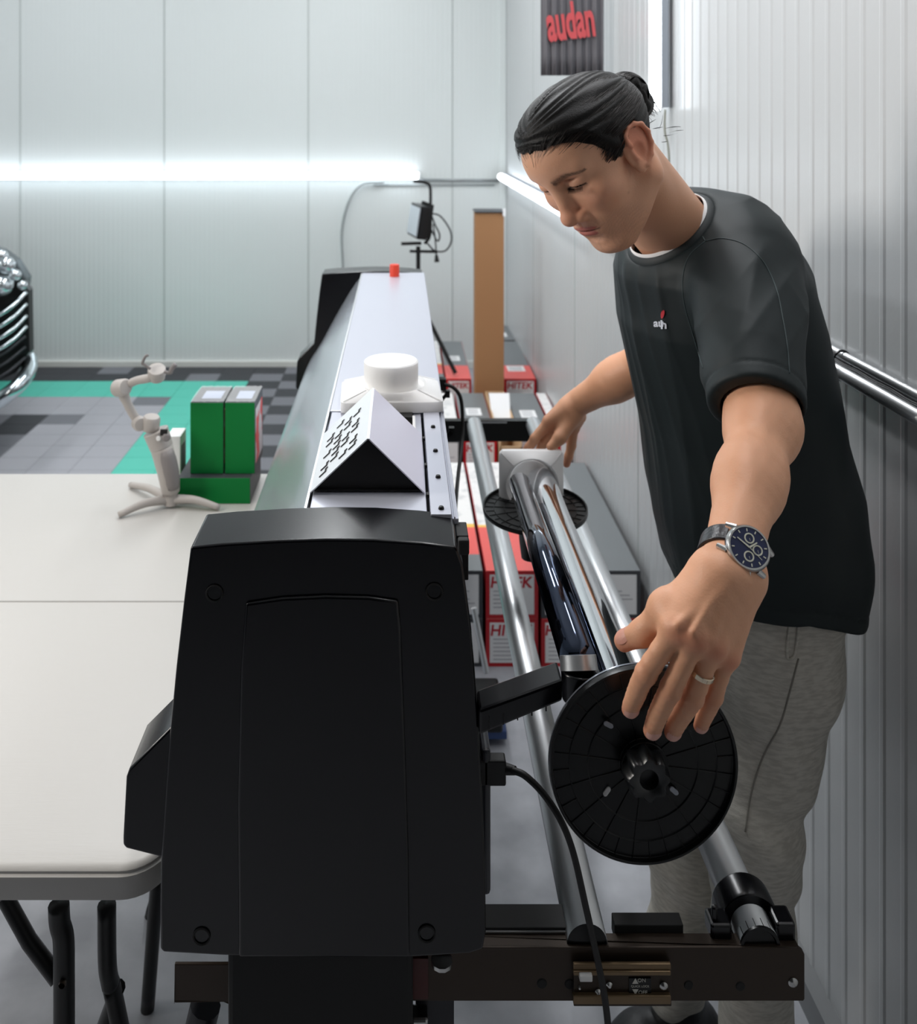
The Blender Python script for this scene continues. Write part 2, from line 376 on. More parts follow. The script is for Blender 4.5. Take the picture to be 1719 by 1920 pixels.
MB().box((-.558, 2.2395, TZ+.02), (-.54, 2.2405, TZ+.05)).box((-.5305, 2.25, TZ+.02), (-.5292, 2.29, TZ+.11)).build('print', mat('print_dark', (120, 116, 120), .5), t)

# ------------------------------------------------------------------ phone gimbal on mini tripod
g = thing('phone_gimbal', 'light grey phone gimbal standing on its mini tripod on the table', 'gimbal', (-.53, 2.16, TZ))
hub = P(318, 936, 2.16)
def foot(name, tip, r0=.011, r1=.007):
    d = (tip-hub); mid = hub+d*.5+Vector((0, 0, .008))
    MB().tube(spline([hub, mid, tip], 5), [r0+(r1-r0)*k/10 for k in range(11)], 12).build(name, M_gim, g, 'all')
f1 = P(222, 972, 2.1); f1.z = TZ+.007; f2 = P(411, 957, 2.14); f2.z = TZ+.007; f3 = P(245, 935, 2.27); f3.z = TZ+.007
for tip in (f1, f2, f3): foot('tripod_leg', tip)
MB().tube([P(321, 945, 2.16), P(320, 920, 2.16)], .016, 16).build('tripod_collar', M_gim, g, True)
ha, hb = P(320, 922, 2.16), P(303, 838, 2.16)
MB().tube(spline([ha, P(316, 890, 2.155), hb], 6), [.0205, .0215, .022, .0225, .023, .0235, .024, .024, .0245, .025, .025, .0255, .026], 20).build('handle', M_gim, g, 'all')
MB().tube(spline([P(325, 915, 2.146), P(321, 885, 2.142), P(312, 845, 2.142)], 5), [.014, .0155, .017, .017, .0175, .018, .018, .018, .018, .0165, .014], 18).build('grip', M_gimd, g, 'all')
MB().tube([hb, P(292, 808, 2.16)], [.0265, .029], 20).build('control_head', M_gim, g, True)
MB().box((-.004, -.003, -.014), (.012, .003, .0), Matrix.Translation(P(304, 805, 2.128))).build('display', M_blackm, g, bevel=.001)
MB().lathe([(0, .004), (.006, .004), (.0095, .0), (.009, -.004)], P(312, 820, 2.126), (0.3, -1, .1), 20).build('joystick', M_gimd, g, True)
MB().lathe([(0, .003), (.005, .003), (.0058, 0)], P(297, 822, 2.13), (0, -1, .1), 16).build('button', M_foam, g, True)
MB().lathe([(0, .018), (.017, .016), (.0205, .010), (.0205, -.012), (.017, -.017), (0, -.018)], P(283, 793, 2.16), (.15, -.1, 1), 24).build('roll_motor', M_gim, g, True)
MB().lathe([(0, .016), (.0135, .014), (.0165, .008), (.0165, -.008), (.0135, -.013), (0, -.014)], P(261, 794, 2.155), (.6, -1, .1), 24).build('tilt_joint', M_gim, g, True)
MB().tube(spline([P(259, 792, 2.16), P(243, 765, 2.16), P(232, 740, 2.16), P(227, 722, 2.16)], 5), [.010]*8+[.011, .012]+[.0125]*6, 16).build('lower_arm', M_gim, g, 'all')
MB().lathe([(0, .022), (.016, .020), (.0195, .014), (.0195, -.014), (.016, -.018), (0, -.020)], P(227, 727, 2.155), (.75, -.6, .25), 28).build('arm_motor', M_gim, g, True)
MB().tube(spline([P(236, 724, 2.16), P(255, 714, 2.15), P(275, 710, 2.14), P(290, 706, 2.14)], 5), [.0095]*8+[.010]*8, 16).build('upper_arm', M_gim, g, 'all')
MB().lathe([(0, .016), (.019, .014), (.0205, .010), (.0205, -.002), (.018, -.006), (.018, -.014), (0, -.018)], P(294, 700, 2.14), (.12, -.55, 1), 28).build('clamp_motor', M_gim, g, True)
MB().tube(spline([P(282, 692, 2.12), P(272, 684, 2.12), P(267, 681, 2.12), P(273, 668, 2.12), P(278, 666, 2.12)], 4), .0032, 8).build('clamp_finger', M_gimd, g, 'all')
MB().tube(spline([P(308, 697, 2.12), P(318, 699, 2.12), P(322, 692, 2.12), P(329, 683, 2.12)], 4), [.004]*5+[.0055]*8, 8).build('clamp_finger', M_gimd, g, 'all')

# ------------------------------------------------------------------ cutting plotter
pl = thing('cutting_plotter', 'large black and silver vinyl cutting plotter on its stand', 'plotter', (-.1, 1.85, 0))
def xz(u, v, Y): p = P(u, v, Y); return p
Y0, Y1f = 1.0, 1.083
outline = [(357, 1026), (420, 1020), (520, 1014), (610, 1011), (700, 1012), (790, 1018), (856, 1026), (868, 1060), (884, 1180), (896, 1330), (905, 1500), (910, 1640), (911, 1750), (905, 1781), (880, 1789), (770, 1796), (600, 1797), (420, 1793), (306, 1787), (300, 1780), (300, 1700), (301, 1620), (310, 1480), (318, 1375), (330, 1250), (345, 1120)]
def end_panel(ya, yb, name):
    k = lambda y: [Vector(((u-U0)/F, y, H-(v-V0)/F)) for u, v in outline]
    b = MB(); b.prism(k(ya), (0, yb-ya, 0)); o = b.build(name, M_blackp, pl, True, bevel=.006, seg=3)
    lobe = [(330, 1368), (318, 1372), (250, 1440), (238, 1452), (232, 1468), (226, 1580), (226, 1596), (232, 1603), (300, 1620), (330, 1620)]
    b = MB(); b.prism([Vector(((u-U0)/F, ya+.008, H-(v-V0)/F)) for u, v in lobe], (0, yb-ya-.008, 0)); b.build('side_lobe', M_blackp, pl, True, bevel=.004, seg=3)
    return o
end_panel(Y0, Y1f, 'end_panel')
end_panel(2.655, 2.74, 'end_panel')
ins = [(461, 1128), (530, 1118), (610, 1114), (690, 1116), (747, 1124), (752, 1180), (760, 1400), (766, 1600), (768, 1790), (448, 1790), (446, 1500), (452, 1250)]
MB().prism([Vector(((u-U0)/F, Y0-.004, H-(v-V0)/F)) for u, v in ins], (0, .012, 0)).build('raised_inset', M_blackp, pl, True, bevel=.003, seg=3)
for u, v in ((402, 1112), (814, 1109), (378, 1755), (800, 1750)):
    MB().lathe([(0, .003), (.0085, .003), (.0095, -.0012), (.0085, -.0018), (.0075, -.0005)], ((u-U0)/F, Y0-.0005, H-(v-V0)/F), (0, 1, 0), 24).build('screw_recess', M_blackm, pl, True)
MB().box((.088, Y0+.02, .80), (.098, Y0+.08, .96)).build('side_bulge', mat('grey_edge', (55, 57, 62), .4), pl, bevel=.004)
MB().box((.062, Y0+.04, 1.135), (.075, Y0+.075, 1.185)).build('edge_clip', M_blackm, pl, bevel=.001)
# silver apron
prof = [(-.112, 1.186), (-.118, 1.180), (-.140, 1.150), (-.170, 1.100), (-.198, 1.050), (-.222, 1.005), (-.240, .975), (-.256, .950), (-.270, .922), (-.281, .890), (-.286, .855), (-.284, .82)]
pp = spline([Vector((x, 0, z_)) for x, z_ in prof], 4); b = MB(); m_ = len(pp)
b.add([(p.x, y, p.z) for y in (1.07, 2.66) for p in pp]+[(p.x+.006, y, p.z-.006) for y in (1.07, 2.66) for p in pp],
      [(i, i+1, m_+i+1, m_+i) for i in range(m_-1)]+[(2*m_+i, 3*m_+i, 3*m_+i+1, 2*m_+i+1) for i in range(m_-1)])
b.build('silver_apron', M_silver, pl, 'all')
# top cover and rail
ZC = H-.465
MB().box((-.110, 1.44, ZC-.012), (.066, 2.66, ZC)).build('top_cover', M_cover, pl, bevel=.0015)
MB().box((-.1135, 1.07, ZC-.016), (-.1105, 2.66, ZC-.001)).build('edge_strip', M_alu, pl)
MB().box((-.107, 1.07, ZC-.012), (.030, 1.25, ZC-.002)).box((-.107, 1.25, ZC-.012), (-.085, 1.44, ZC-.002)).box((.018, 1.25, ZC-.012), (.030, 1.44, ZC-.002)).build('lower_deck', M_cover, pl, bevel=.001)
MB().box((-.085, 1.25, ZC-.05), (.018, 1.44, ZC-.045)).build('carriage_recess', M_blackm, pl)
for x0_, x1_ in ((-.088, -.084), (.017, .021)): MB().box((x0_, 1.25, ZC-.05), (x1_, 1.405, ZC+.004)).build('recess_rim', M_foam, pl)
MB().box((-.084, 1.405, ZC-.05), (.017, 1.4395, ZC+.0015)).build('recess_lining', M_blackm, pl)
b = MB(); b.box((.034, 1.07, ZC-.02), (.058, 1.44, ZC+.001)); b.box((.0585, 1.07, ZC-.03), (.066, 1.44, ZC-.004)); b.box((.0605, 1.07, ZC-.03), (.0625, 2.66, ZC-.002)); b.build('side_rail', M_cover, pl, bevel=.001)
for v in (803, 848, 897, 956):
    Y = .465*F/(v-V0); cx = .0465
    MB().lathe([(0, .0035), (.0026, .0032), (.0034, .0012), (.0034, 0)], (cx, Y, ZC+.001), (0, 0, 1), 16).build('screw', M_blackg, pl, True)
for v in (820, 870, 925):
    Y = .465*F/(v-V0); MB().box((.0305, Y-.004, ZC-.004), (.034, Y+.004, ZC)).build('latch_slot', M_blackm, pl)
# body under the cover
MB().box((-.10, 1.08, .80), (.055, 2.66, ZC-.055)).build('body_housing', M_blackp, pl)
# stand: two beams, near / far post, feet
def beam(y, name, x0_, x1_, z0_, z1_, m, th=.003):
    return MB().box((x0_, y, z0_), (x1_, y+th, z1_)).box((x0_, y, z1_-.003), (x1_, y+.018, z1_)).box((x0_, y, z0_), (x1_, y+.018, z0_+.003)).build(name, m, pl, bevel=.0008)
zb1 = H-(1776-V0)/F*1.04; zb0 = H-(1877-V0)/F*1.04
rr = MB()
pts = [(-.005, zb0), (.448, zb0), (.4495, zb0+.002), (.4495, zb1-.008), (.447, zb1-.003), (.443, zb1), (-.005, zb1)]
rr.prism([Vector((x, 1.04, z_)) for x, z_ in pts], (0, .003, 0)); rr.box((-.005, 1.04, zb1-.003), (.443, 1.058, zb1))
nb = rr.build('support_arm', M_bronze, pl, bevel=.0006)
MB().box((-.005, 1.058, zb1-.012), (.205, 1.09, zb1+.006)).box((.242, 1.058, zb1-.01), (.32, 1.075, zb1+.009)).build('arm_flange', M_blackm, pl, bevel=.001)
MB().box((-.005, 1.0565, zb1+.001), (.215, 1.0585, zb1+.003)).build('bright_edge', M_alu, pl)
for u, v, r_ in ((1016, 1845, .006), (1068, 1846, .006), (1291, 1848, .0055), (1388, 1850, .0055)):
    MB().lathe([(0, .0005), (r_*.8, .0005), (r_, -.0008)], P(u, v, 1.0395), (0, -1, 0), 20).build('bolt_hole', M_blackm, pl, True)
MB().lathe([(0, .002), (r_*.6, .0018), (r_, 0)], P(1487, 1843, 1.0395), (0, -1, 0), 20).build('end_bolt', M_steel, pl, True)
# latch bracket on the arm
lb = thing('x', '', '', P(1165, 1848, 1.04)); bpy.data.objects.remove(lb)
def bpt(u, v, y=1.036): return P(u, v, y)
b = MB(); p0 = bpt(1075, 1808); p1 = bpt(1258, 1884)
b.box((p0.x, 1.034, p1.z), (p1.x, 1.0395, p0.z)); bk = b.build('latch_bracket', M_bronze, pl, bevel=.0008)
for va, vb, yy in ((1808, 1819, 1.031), (1822, 1830, 1.029), (1868, 1884, 1.029)):
    MB().box((bpt(1075, va, yy).x, yy, bpt(0, vb, yy).z), (bpt(1258, va, yy).x, 1.035, bpt(0, va, yy).z)).build('bracket_rim', M_bronze2, bk, bevel=.001)
MB().box((bpt(1087, 0, 1.024).x, 1.024, bpt(0, 1842, 1.024).z), (bpt(1111, 0, 1.024).x, 1.034, bpt(0, 1831, 1.024).z)).build('latch_tab', M_foam, bk, bevel=.001)
for u, v, r_ in ((1086, 1850, .002), (1121, 1859, .0035), (1142, 1846, .0036), (1244, 1848, .0046)):
    MB().lathe([(0, .003), (r_*.5, .0028), (r_, .001), (r_, -.001)], bpt(u, v, 1.033), (0, -1, 0), 16).build('bracket_screw', M_steel, bk, True)
q0 = bpt(1179, 1833, 1.0335); q1 = bpt(1220, 1867, 1.0335)
lab = MB().box((q0.x, 1.0325, q1.z), (q1.x, 1.034, q0.z)).build('direction_label', M_blackg, bk)
M_lt = mat('label_white', (205, 203, 195), .6)
def fl(u, v, s_, body, bold=0): return text(body, s_, Matrix.Translation(bpt(u, v, 1.0322)) @ Matrix.Rotation(math.pi/2, 4, 'X'), .0002, bold)
b = MB(); b.add(*fl(1203, 1838.5, .0058, 'ON')); b.add(*fl(1205, 1861, .0058, 'OFF')); b.add(*fl(1200, 1849.5, .0033, 'QUICK LOCK'))
b.prism([bpt(1185, 1844.5, 1.0322), bpt(1197, 1844.5, 1.0322), bpt(1191, 1834, 1.0322)], (0, -.0002, 0)); b.prism([bpt(1185, 1854.5, 1.0322), bpt(1197, 1854.5, 1.0322), bpt(1191, 1865, 1.0322)], (0, -.0002, 0))
b.build('label_print', M_lt, bk)
# left bracket of near arm, post, feet
a_ = P(327, 1796, 1.05); c_ = P(430, 1880, 1.05)
MB().box((a_.x, 1.05, c_.z), (c_.x, 1.054, P(0, 1808, 1.05).z)).box((a_.x+.006, 1.09, P(0, 1812, 1.05).z), (c_.x+.03, 1.093, .7565)).box((a_.x, 1.05, c_.z), (c_.x, 1.075, c_.z+.002)).build('side_bracket', M_bronze, pl, bevel=.0015)
MB().box((-.19, 1.02, .02), (.013, 1.12, .80)).build('stand_post', M_blackm, pl, bevel=.006)
MB().box((.013, 1.0355, P(0, 1873, 1.036).z), (.03, 1.0395, P(0, 1797, 1.036).z)).build('warning_strip', mat('dark_red', (70, 12, 6), .5), pl)
MB().tube([P(828, 1799, 1.03), P(828, 1806, 1.03)], .012, 12).build('adjuster', M_steel, pl, True)
MB().box((.017, 1.06, .60), (.06, 1.11, .70)).build('lower_block', mat('dark_navy', (14, 15, 26), .4), pl)
MB().box((.011, 1.03, .58), (.03, 1.05, .655)).build('chrome_catch', M_steel, pl, bevel=.003)
MB().tube([P(385, 1885, 1.2), P(360, 1990, 1.2)], .02, 12).build('caster_strut', mat('dark_navy', (14, 15, 26), .4), pl, True)
MB().box((-.13, .80, .02), (-.07, 1.42, .06)).build('stand_foot', M_blackm, pl, bevel=.008)
MB().box((-.13, 2.45, .02), (.0, 3.0, .06)).build('stand_foot', M_blackm, pl, bevel=.008)
MB().box((-.12, 2.66, .04), (-.02, 2.72, .80)).build('stand_post', M_blackm, pl, bevel=.006)
MB().box((-.11, 1.1, .45), (-.05, 2.68, .53)).build('stand_crossbar', M_blackm, pl, bevel=.004)
# far support arm
zf1 = H-(785-V0)/F*2.8; zf0 = H-(828-V0)/F*2.8
MB().box((.06, 2.8, zf0), (.40, 2.804, zf1)).box((.06, 2.78, zf1-.003), (.40, 2.804, zf1)).box((-.05, 2.72, zf0), (.075, 2.804, zf1)).build('support_arm', M_blackg, pl, bevel=.001)
MB().box(P(898, 789, 2.797), P(950, 793, 2.799)).build('arm_slot', M_alu, pl)
# roller arm reaching from the near panel with its cup
ac = P(1083, 1262, .985)
arm = MB()
a0 = [P(898, 1332, .99), P(898, 1380, .99), P(1055, 1315, .985), P(1055, 1275, .985)]
arm.prism(a0, (0, .035, 0)); arm.build('roller_arm', M_blackp, pl, bevel=.003)
for k in range(5):
    f_ = .12+.17*k; u = 898+157*f_; MB().box(P(u-1, 1350-45*f_, .9885)-Vector((0, .0, .0)), P(u+1, 1372-50*f_, .990)).build('arm_rib', M_blackg, pl)
dirb = Vector((.0, 1, 0))
MB().tube([P(1083, 1316, .98), P(1086, 1258, .985)], [.0160, .0195], 24).build('roller_cup', M_blackp, pl, True, bevel=.002)
MB().tube([P(1086, 1257, .985), P(1083, 1228, .992)], [.0198, .0192], 32).build('cup_collar', M_alu, pl, True)
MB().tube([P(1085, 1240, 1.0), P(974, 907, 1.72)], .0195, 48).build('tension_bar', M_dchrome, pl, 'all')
MB().box(P(858, 1005, 1.0), P(880, 1042, .99)).build('hinge_block', M_blackm, pl, bevel=.002)
for u, v, Y in ((846, 808, 1.75), (838, 738, 2.1)):
    MB().tube([P(u-18, v+22, Y), P(u, v, Y)], .004, 6).box(P(u-4, v-5, Y), P(u+5, v+5, Y+.012)).build('wing_clip', M_blackg, pl)

# cables
usb = thing('usb_cable', 'black data cable plugged into the right side of the plotter', 'cable', P(925, 1443, 1.02))
MB().box(P(898, 1427, 1.02), P(946, 1457, 1.035)).build('plug', M_rub, usb, bevel=.002)
MB().tube([P(944, 1441, 1.027), P(966, 1445, 1.02)], [.0065, .0045], 10).build('strain_relief', M_rub, usb, True)
MB().tube(spline([P(960, 1444, 1.02), P(985, 1455, 1.01), P(1020, 1490, 1.0), P(1052, 1540, .99), P(1075, 1600, .985), P(1098, 1700, .98), P(1118, 1790, .985), P(1135, 1880, .99), P(1146, 1990, 1.0)], 8), .0036, 10).build('cord', M_rub, usb, 'all')
pc = thing('power_cable', 'black cable arching behind the plotter and hanging in front of the cartons', 'cable', P(840, 720, 2.1))
MB().box(P(820, 711, 2.1), P(836, 728, 2.12)).build('plug', M_rub, pc, bevel=.002)
MB().tube(spline([P(832, 720, 2.1), P(850, 727, 2.1), P(863, 745, 2.1), P(867, 780, 2.1), P(866, 830, 2.08), P(858, 900, 2.0), P(852, 975, 1.9), P(845, 1100, 1.85)], 8), .0042, 8).build('cord', M_rub, pc, 'all')

# shaft holders (aluminium tubes lying across the arms)
t = thing('media_support_tube', 'aluminium support tube nearer the plotter, passing beneath the chrome roll', 'tube', (.21, 1.9, .74), 'aluminium support tubes')
MB().tube([P(1101, 1770, 1.045), P(889, 796, 2.79)], .0228, 48).build('tube_body', M_alu, t, 'all')
MB().lathe([(0, .001), (.0165, .001), (.0228, .0)], P(1101, 1770, 1.045), (0, -1, 0), 32).build('end_plug', M_blackg, t, True)
MB().lathe([(.002, 0), (.0, .0005)], P(1078, 1745, 1.05), (0, -1, 0), 8).build('screw', M_blackg, t)
t = thing('media_support_tube', 'aluminium support tube nearer the man with a black collar at its end', 'tube', (.39, 1.9, .74), 'aluminium support tubes')
ra, rb = P(1424, 1772, 1.045), P(999, 795, 2.79)
dd = (rb-ra).normalized()
MB().tube([ra, rb], .0222, 48).build('tube_body', M_alu, t, 'all')
MB().lathe([(.0225, .0), (.033, .0), (.0345, .004), (.0345, .030), (.031, .034), (.0225, .036)], ra+dd*.028, dd, 40).build('collar', M_blackp, t, True, bevel=.001)
MB().lathe([(0, -.001), (.0175, -.001), (.019, -.003), (.0222, -.003), (.0222, .01)], ra, dd, 32).build('end_ring', M_blackg, t, True)
b = MB(); p_ = P(1340, 1740, 1.05); b.box((p_.x-.004, 1.05, .722), (p_.x+.02, 1.075, .742)).box((p_.x-.001, 1.055, .74), (p_.x+.006, 1.062, .758)); p_ = P(1478, 1760, 1.045)
b.build('cradle', M_blackp, pl, bevel=.003); MB().box((p_.x-.012, 1.048, .722), (p_.x+.01, 1.075, .745)).build('cradle', M_blackp, pl, bevel=.003)

# ------------------------------------------------------------------ chrome film roll with its flanges
RN, RF = P(1197, 1412, .955), P(1014, 905, 1.85)
ax = (RF-RN).normalized()
t = thing('film_roll', 'mirror chrome film roll lifted by the man, fitted with a black flange', 'film roll', (RN+RF)/2)
MB().lathe([(0, 0), (.0293, 0), (.0293, (RF-RN).length), (.021, (RF-RN).length), (.021, (RF-RN).length-.03), (0, (RF-RN).length-.03)], RN, ax, 96).build('film_body', M_chrome, t, True)
# flange: disc facing the camera
def flange(c, ax_, R, name, parent=None, front=-1, knob=True, half=False):
    c = Vector(c); ax_ = Vector(ax_).normalized()
    a = ax_.orthogonal().normalized(); up = Vector((0, 0, 1)); a = (up-ax_*up.dot(ax_))
    a = a.normalized() if a.length > .3 else (Vector((0, 1, 0))-ax_*ax_.y).normalized()
    s_ = ax_.cross(a)
    k = R/.096
    prof = [(.012*k, .000), (.096*k, .000), (.0965*k, -.002), (.096*k, -.0085), (.0935*k, -.0085), (.0925*k, -.003), (.0765*k, -.003), (.0762*k, -.0044), (.0755*k, -.0044), (.0755*k, -.003), (.0575*k, -.003), (.0572*k, -.0044), (.0564*k, -.0044), (.0562*k, -.003), (.024*k, -.003), (.024*k, -.010), (.012*k, -.010)]
    b = MB(); b.lathe(prof, c, ax_, 96, closed=True)
    for i in range(16):
        w_ = 2*math.pi*(i+.35)/16; d = a*math.cos(w_)+s_*math.sin(w_); n_ = a*-math.sin(w_)+s_*math.cos(w_)
        p = [c+d*.023*k-n_*.0004, c+d*.023*k+n_*.0004, c+d*.0935*k+n_*.0004, c+d*.0935*k-n_*.0004]
        b.prism([q-ax_*.0025 for q in p], -ax_*.0016)
        w_ += math.pi/16; d = a*math.cos(w_)+s_*math.sin(w_); n_ = a*-math.sin(w_)+s_*math.cos(w_)
        p = [c+d*.076*k-n_*.0006, c+d*.076*k+n_*.0006, c+d*.0935*k+n_*.0006, c+d*.0935*k-n_*.0006]
        b.prism([q-ax_*.0025 for q in p], -ax_*.0016)
    return b, a, s_, c, ax_
DC = P(1204, 1427, .952)
dax = Vector((-.03, 1, -.06))
b, a, s_, c, x_ = flange(DC, dax, .0957, 'flange')
fo = b.build('flange', M_blackg, t, True, bevel=.0004, seg=1)
x_ = x_.normalized()
MB().lathe([(.0955, .0005), (.0962, .0005), (.0962, .0028), (.0955, .0028)], DC, dax, 96, closed=True).build('rim_highlight', mat('highlight_metal', (165, 170, 180), .2, .8), fo, True)  # bright metal ring put in as the highlight along the top rim
# star knob
kb = MB(); kc = P(1210, 1447, .935); lp = []
for zoff, sc in ((.012, .9), (.010, 1.0), (.0, 1.05), (-.012, .98), (-.0145, .9)):
    for i in range(64):
        w_ = 2*math.pi*i/64; r_ = (.0205+.0022*math.cos(8*w_))*sc; lp.append(kc+x_*zoff+(a*math.cos(w_)+s_*math.sin(w_))*r_)
    m_ = 64
fs = [(l*64+i, l*64+(i+1) % 64, (l+1)*64+(i+1) % 64, (l+1)*64+i) for l in range(4) for i in range(64)]
kb.add(lp, fs); nlast = 4*64
inner = [(.0115, -.0145), (.0095, -.013), (.0095, -.004), (0, -.004)]
vs = []; 
for r_, h in inner: vs += [kc+x_*h+(a*math.cos(2*math.pi*i/64)+s_*math.sin(2*math.pi*i/64))*r_ for i in range(64)]
o_ = len(kb.v); kb.add(vs, [(l*64+i, l*64+(i+1) % 64, (l+1)*64+(i+1) % 64, (l+1)*64+i) for l in range(3) for i in range(64)])
kb.f += [(nlast+i, nlast+(i+1) % 64, o_+(i+1) % 64, o_+i) for i in range(64)]; kb.mi += [0]*64
kb.build('star_knob', mat('knob_plastic', (17, 19, 21), .32, spec=.6), fo, True)
for u, v, ang in ((1141, 1360, -25), (1138, 1485, 55), (1264, 1484, -40)):
    p = P(u, v, .944); ca, sa = math.cos(math.radians(ang)), math.sin(math.radians(ang))
    d = Vector((ca, 0, sa)); n_ = Vector((-sa, 0, ca)); pts = []
    for i in range(16):
        w_ = 2*math.pi*i/16; pts.append(p+n_*(.0025*math.cos(w_))*.9+d*(.0026*math.sin(w_)+(.0025 if math.sin(w_) > 0 else -.0025)))
    MB().prism(pts, (0, .0015, 0)).build('window_slot', M_foam if ang != -25 and ang != -40 else mat('slot_grey', (150, 155, 165), .4), fo)
# second flange lying flat
t = thing('loose_flange', 'black ribbed flange lying flat across the tubes under the white end cap', 'flange', P(1003, 960, 1.8))
fc = P(1003, 957, 1.8)
b, a2, s2, _, _ = flange(fc, Vector((.02, .05, -1)), .1, 'disc')
# open ribs: slots
b.build('disc', M_blackg, t, True)
MB().lathe([(0, 0), (.026, 0), (.023, .045), (.019, .075), (0, .078)], P(996, 972, 1.79), (0, 0, -1), 32).build('hub', M_blackg, t, True)
# white square end cap round the roll's far end
def endcap(c, x, y, size, hole_r, name, label, depth=.012, plug=0, ys=1.):
    c = Vector(c); x = Vector(x).normalized(); y = Vector(y).normalized(); z_ = x.cross(y).normalized()
    t = thing('end_cap', label, 'end cap', c, 'white roll end caps')
    h = size/2; b = MB(); n_ = 64; loops = []
    def sq(w_, hh):
        m = max(abs(math.cos(w_)), abs(math.sin(w_))); r_ = hh/m; rc = min(r_, hh*1.34); return rc
    rings = [(h, 0, True), (h, depth, True), (h*.96, depth+.002, True), (hole_r*1.45, depth+.014, False), (hole_r*1.38, depth+.010, False), (hole_r*1.12, -.002 if not plug else depth+.010, False)]
    if plug: rings += [(hole_r*1.12, depth+plug*.96, False), (hole_r*1.06, depth+plug, False), (hole_r*.98, depth+plug*.985, False), (0.0001, depth+plug*.97, False)]
    else: rings += [(0.0001, -.002, False)]
    vs = []
    for r_, hh, q in rings:
        for i in range(n_):
            w_ = 2*math.pi*(i+.5)/n_; rr_ = sq(w_, r_) if q else r_
            vs.append(c+x*(rr_*math.cos(w_))+y*(rr_*math.sin(w_)*(ys if q else 1))+z_*hh)
    vs.append(c); fs = [(l*n_+i, l*n_+(i+1) % n_, (l+1)*n_+(i+1) % n_, (l+1)*n_+i) for l in range(len(rings)-1) for i in range(n_)]
    fs += [(i, (i+1) % n_, len(vs)-1) for i in range(n_)]
    b.add(vs, fs); b.build('cap_body', M_foam, t, True)
    for sx_, sy_ in ((1, 1), (1, -1), (-1, 1), (-1, -1)):
        p0 = c+x*sx_*h*.95+y*sy_*h*.95*ys+z_*(depth+.002); p1 = c+x*sx_*hole_r*1.03+y*sy_*hole_r*1.03+z_*(depth+.0135)
        MB().tube([p0, p1], .0012, 6).build('crease', M_foam, t, True)
    return t
cc = P(995, 902, 1.862)
endcap(cc, (1, 0, 0), (0, .03, 1), .127, .036, 'end_cap', 'square white plastic end cap standing at the far end of the chrome roll', .010)
cl = P(733, 750, 1.50); cl.z = ZC
endcap((-.016, 1.485, ZC+.0005), (1, .04, 0), (-.04, 1, 0), .158, .0385, 'end_cap', 'square white end cap lying on the plotter lid with its round plug up', .016, .050, .74)

# folded metal tent on top of the plotter
t = thing('folded_tent_stand', 'folded metal tent with punched marks standing on the near end of the plotter', 'tent stand', (-.04, 1.23, ZC))
ya, yb = 1.13, 1.335
A = Vector((-.111, ya, ZC+.0005)); Bp = Vector((.029, ya, ZC+.0005)); R0 = Vector((-.0415, ya, ZC+.066)); R1 = Vector((-.0385, ya, ZC+.066)); L_ = Vector((0, yb-ya, 0))
M_tentL = mat('tent_plate', (226, 230, 234), .3, .3); M_tentR = mat('tent_plate_right', (226, 224, 240), .35, .15)
def plate(p, q, th, name, m):
    d = (q-p).normalized(); nn = Vector((-d.z, 0, d.x)); 
    if nn.z > 0: nn = -nn
    b = MB(); b.prism([p, q, q+nn*th, p+nn*th], L_); return b.build(name, m, t, bevel=.0003), d, -nn
plL, dl, nl = plate(A, R0, .0015, 'left_plate', [M_tentL])
plate(R1, Bp, .0015, 'right_plate', M_tentR)
MB().box((R0.x, ya, R0.z-.0012), (R1.x, yb, R0.z+.0003)).build('ridge', M_alu, t)
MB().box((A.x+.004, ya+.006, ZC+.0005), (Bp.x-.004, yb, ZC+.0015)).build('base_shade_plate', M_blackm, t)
inn = MB(); inn.prism([A+Vector((.004, .012, .001)), Bp+Vector((-.004, .012, .001)), Vector((-.04, ya+.012, ZC+.062))], (0, .003, 0)); inn.build('inner_shade_sheet', M_blackm, t)  # black sheet put in to darken the inside of the open tent
b = MB(); LL = (R0-A).length
pat = ['1011', '1101', '0110', '1111', '0101', '1110', '1011', '0100']
for j, row in enumerate(pat):
    for i, ch in enumerate(row):
        if ch == '0': continue
        y_ = ya+.022+j*.0205; s0 = .014+i*.0165
        def q(s_, y2): return A+dl*s_+nl*.0004+Vector((0, y2-ya, 0))
        for (s_a, y_a, s_b, y_b) in ((s0, y_, s0+.009, y_+.0034), (s0+.009, y_, s0+.0115, y_+.011), (s0+.009, y_+.009, s0+.0135, y_+.012)):
            b.prism([q(s_a, y_a), q(s_b, y_a), q(s_b, y_b), q(s_a, y_b)], nl*.0006)
b.build('punched_marks', M_blackm, plL)
# red knob at far end of cover
o = MB().lathe([(0, .033), (.0125, .033), (.0135, .031), (.0135, 0), (0, 0)], (-.0185, 2.60, ZC), (0, 0, 1), 24).build('red_cap', mat('red_orange', (226, 66, 42), .45), None, True)
tag(o, 'small orange-red cap standing at the far end of the plotter lid', 'cap')
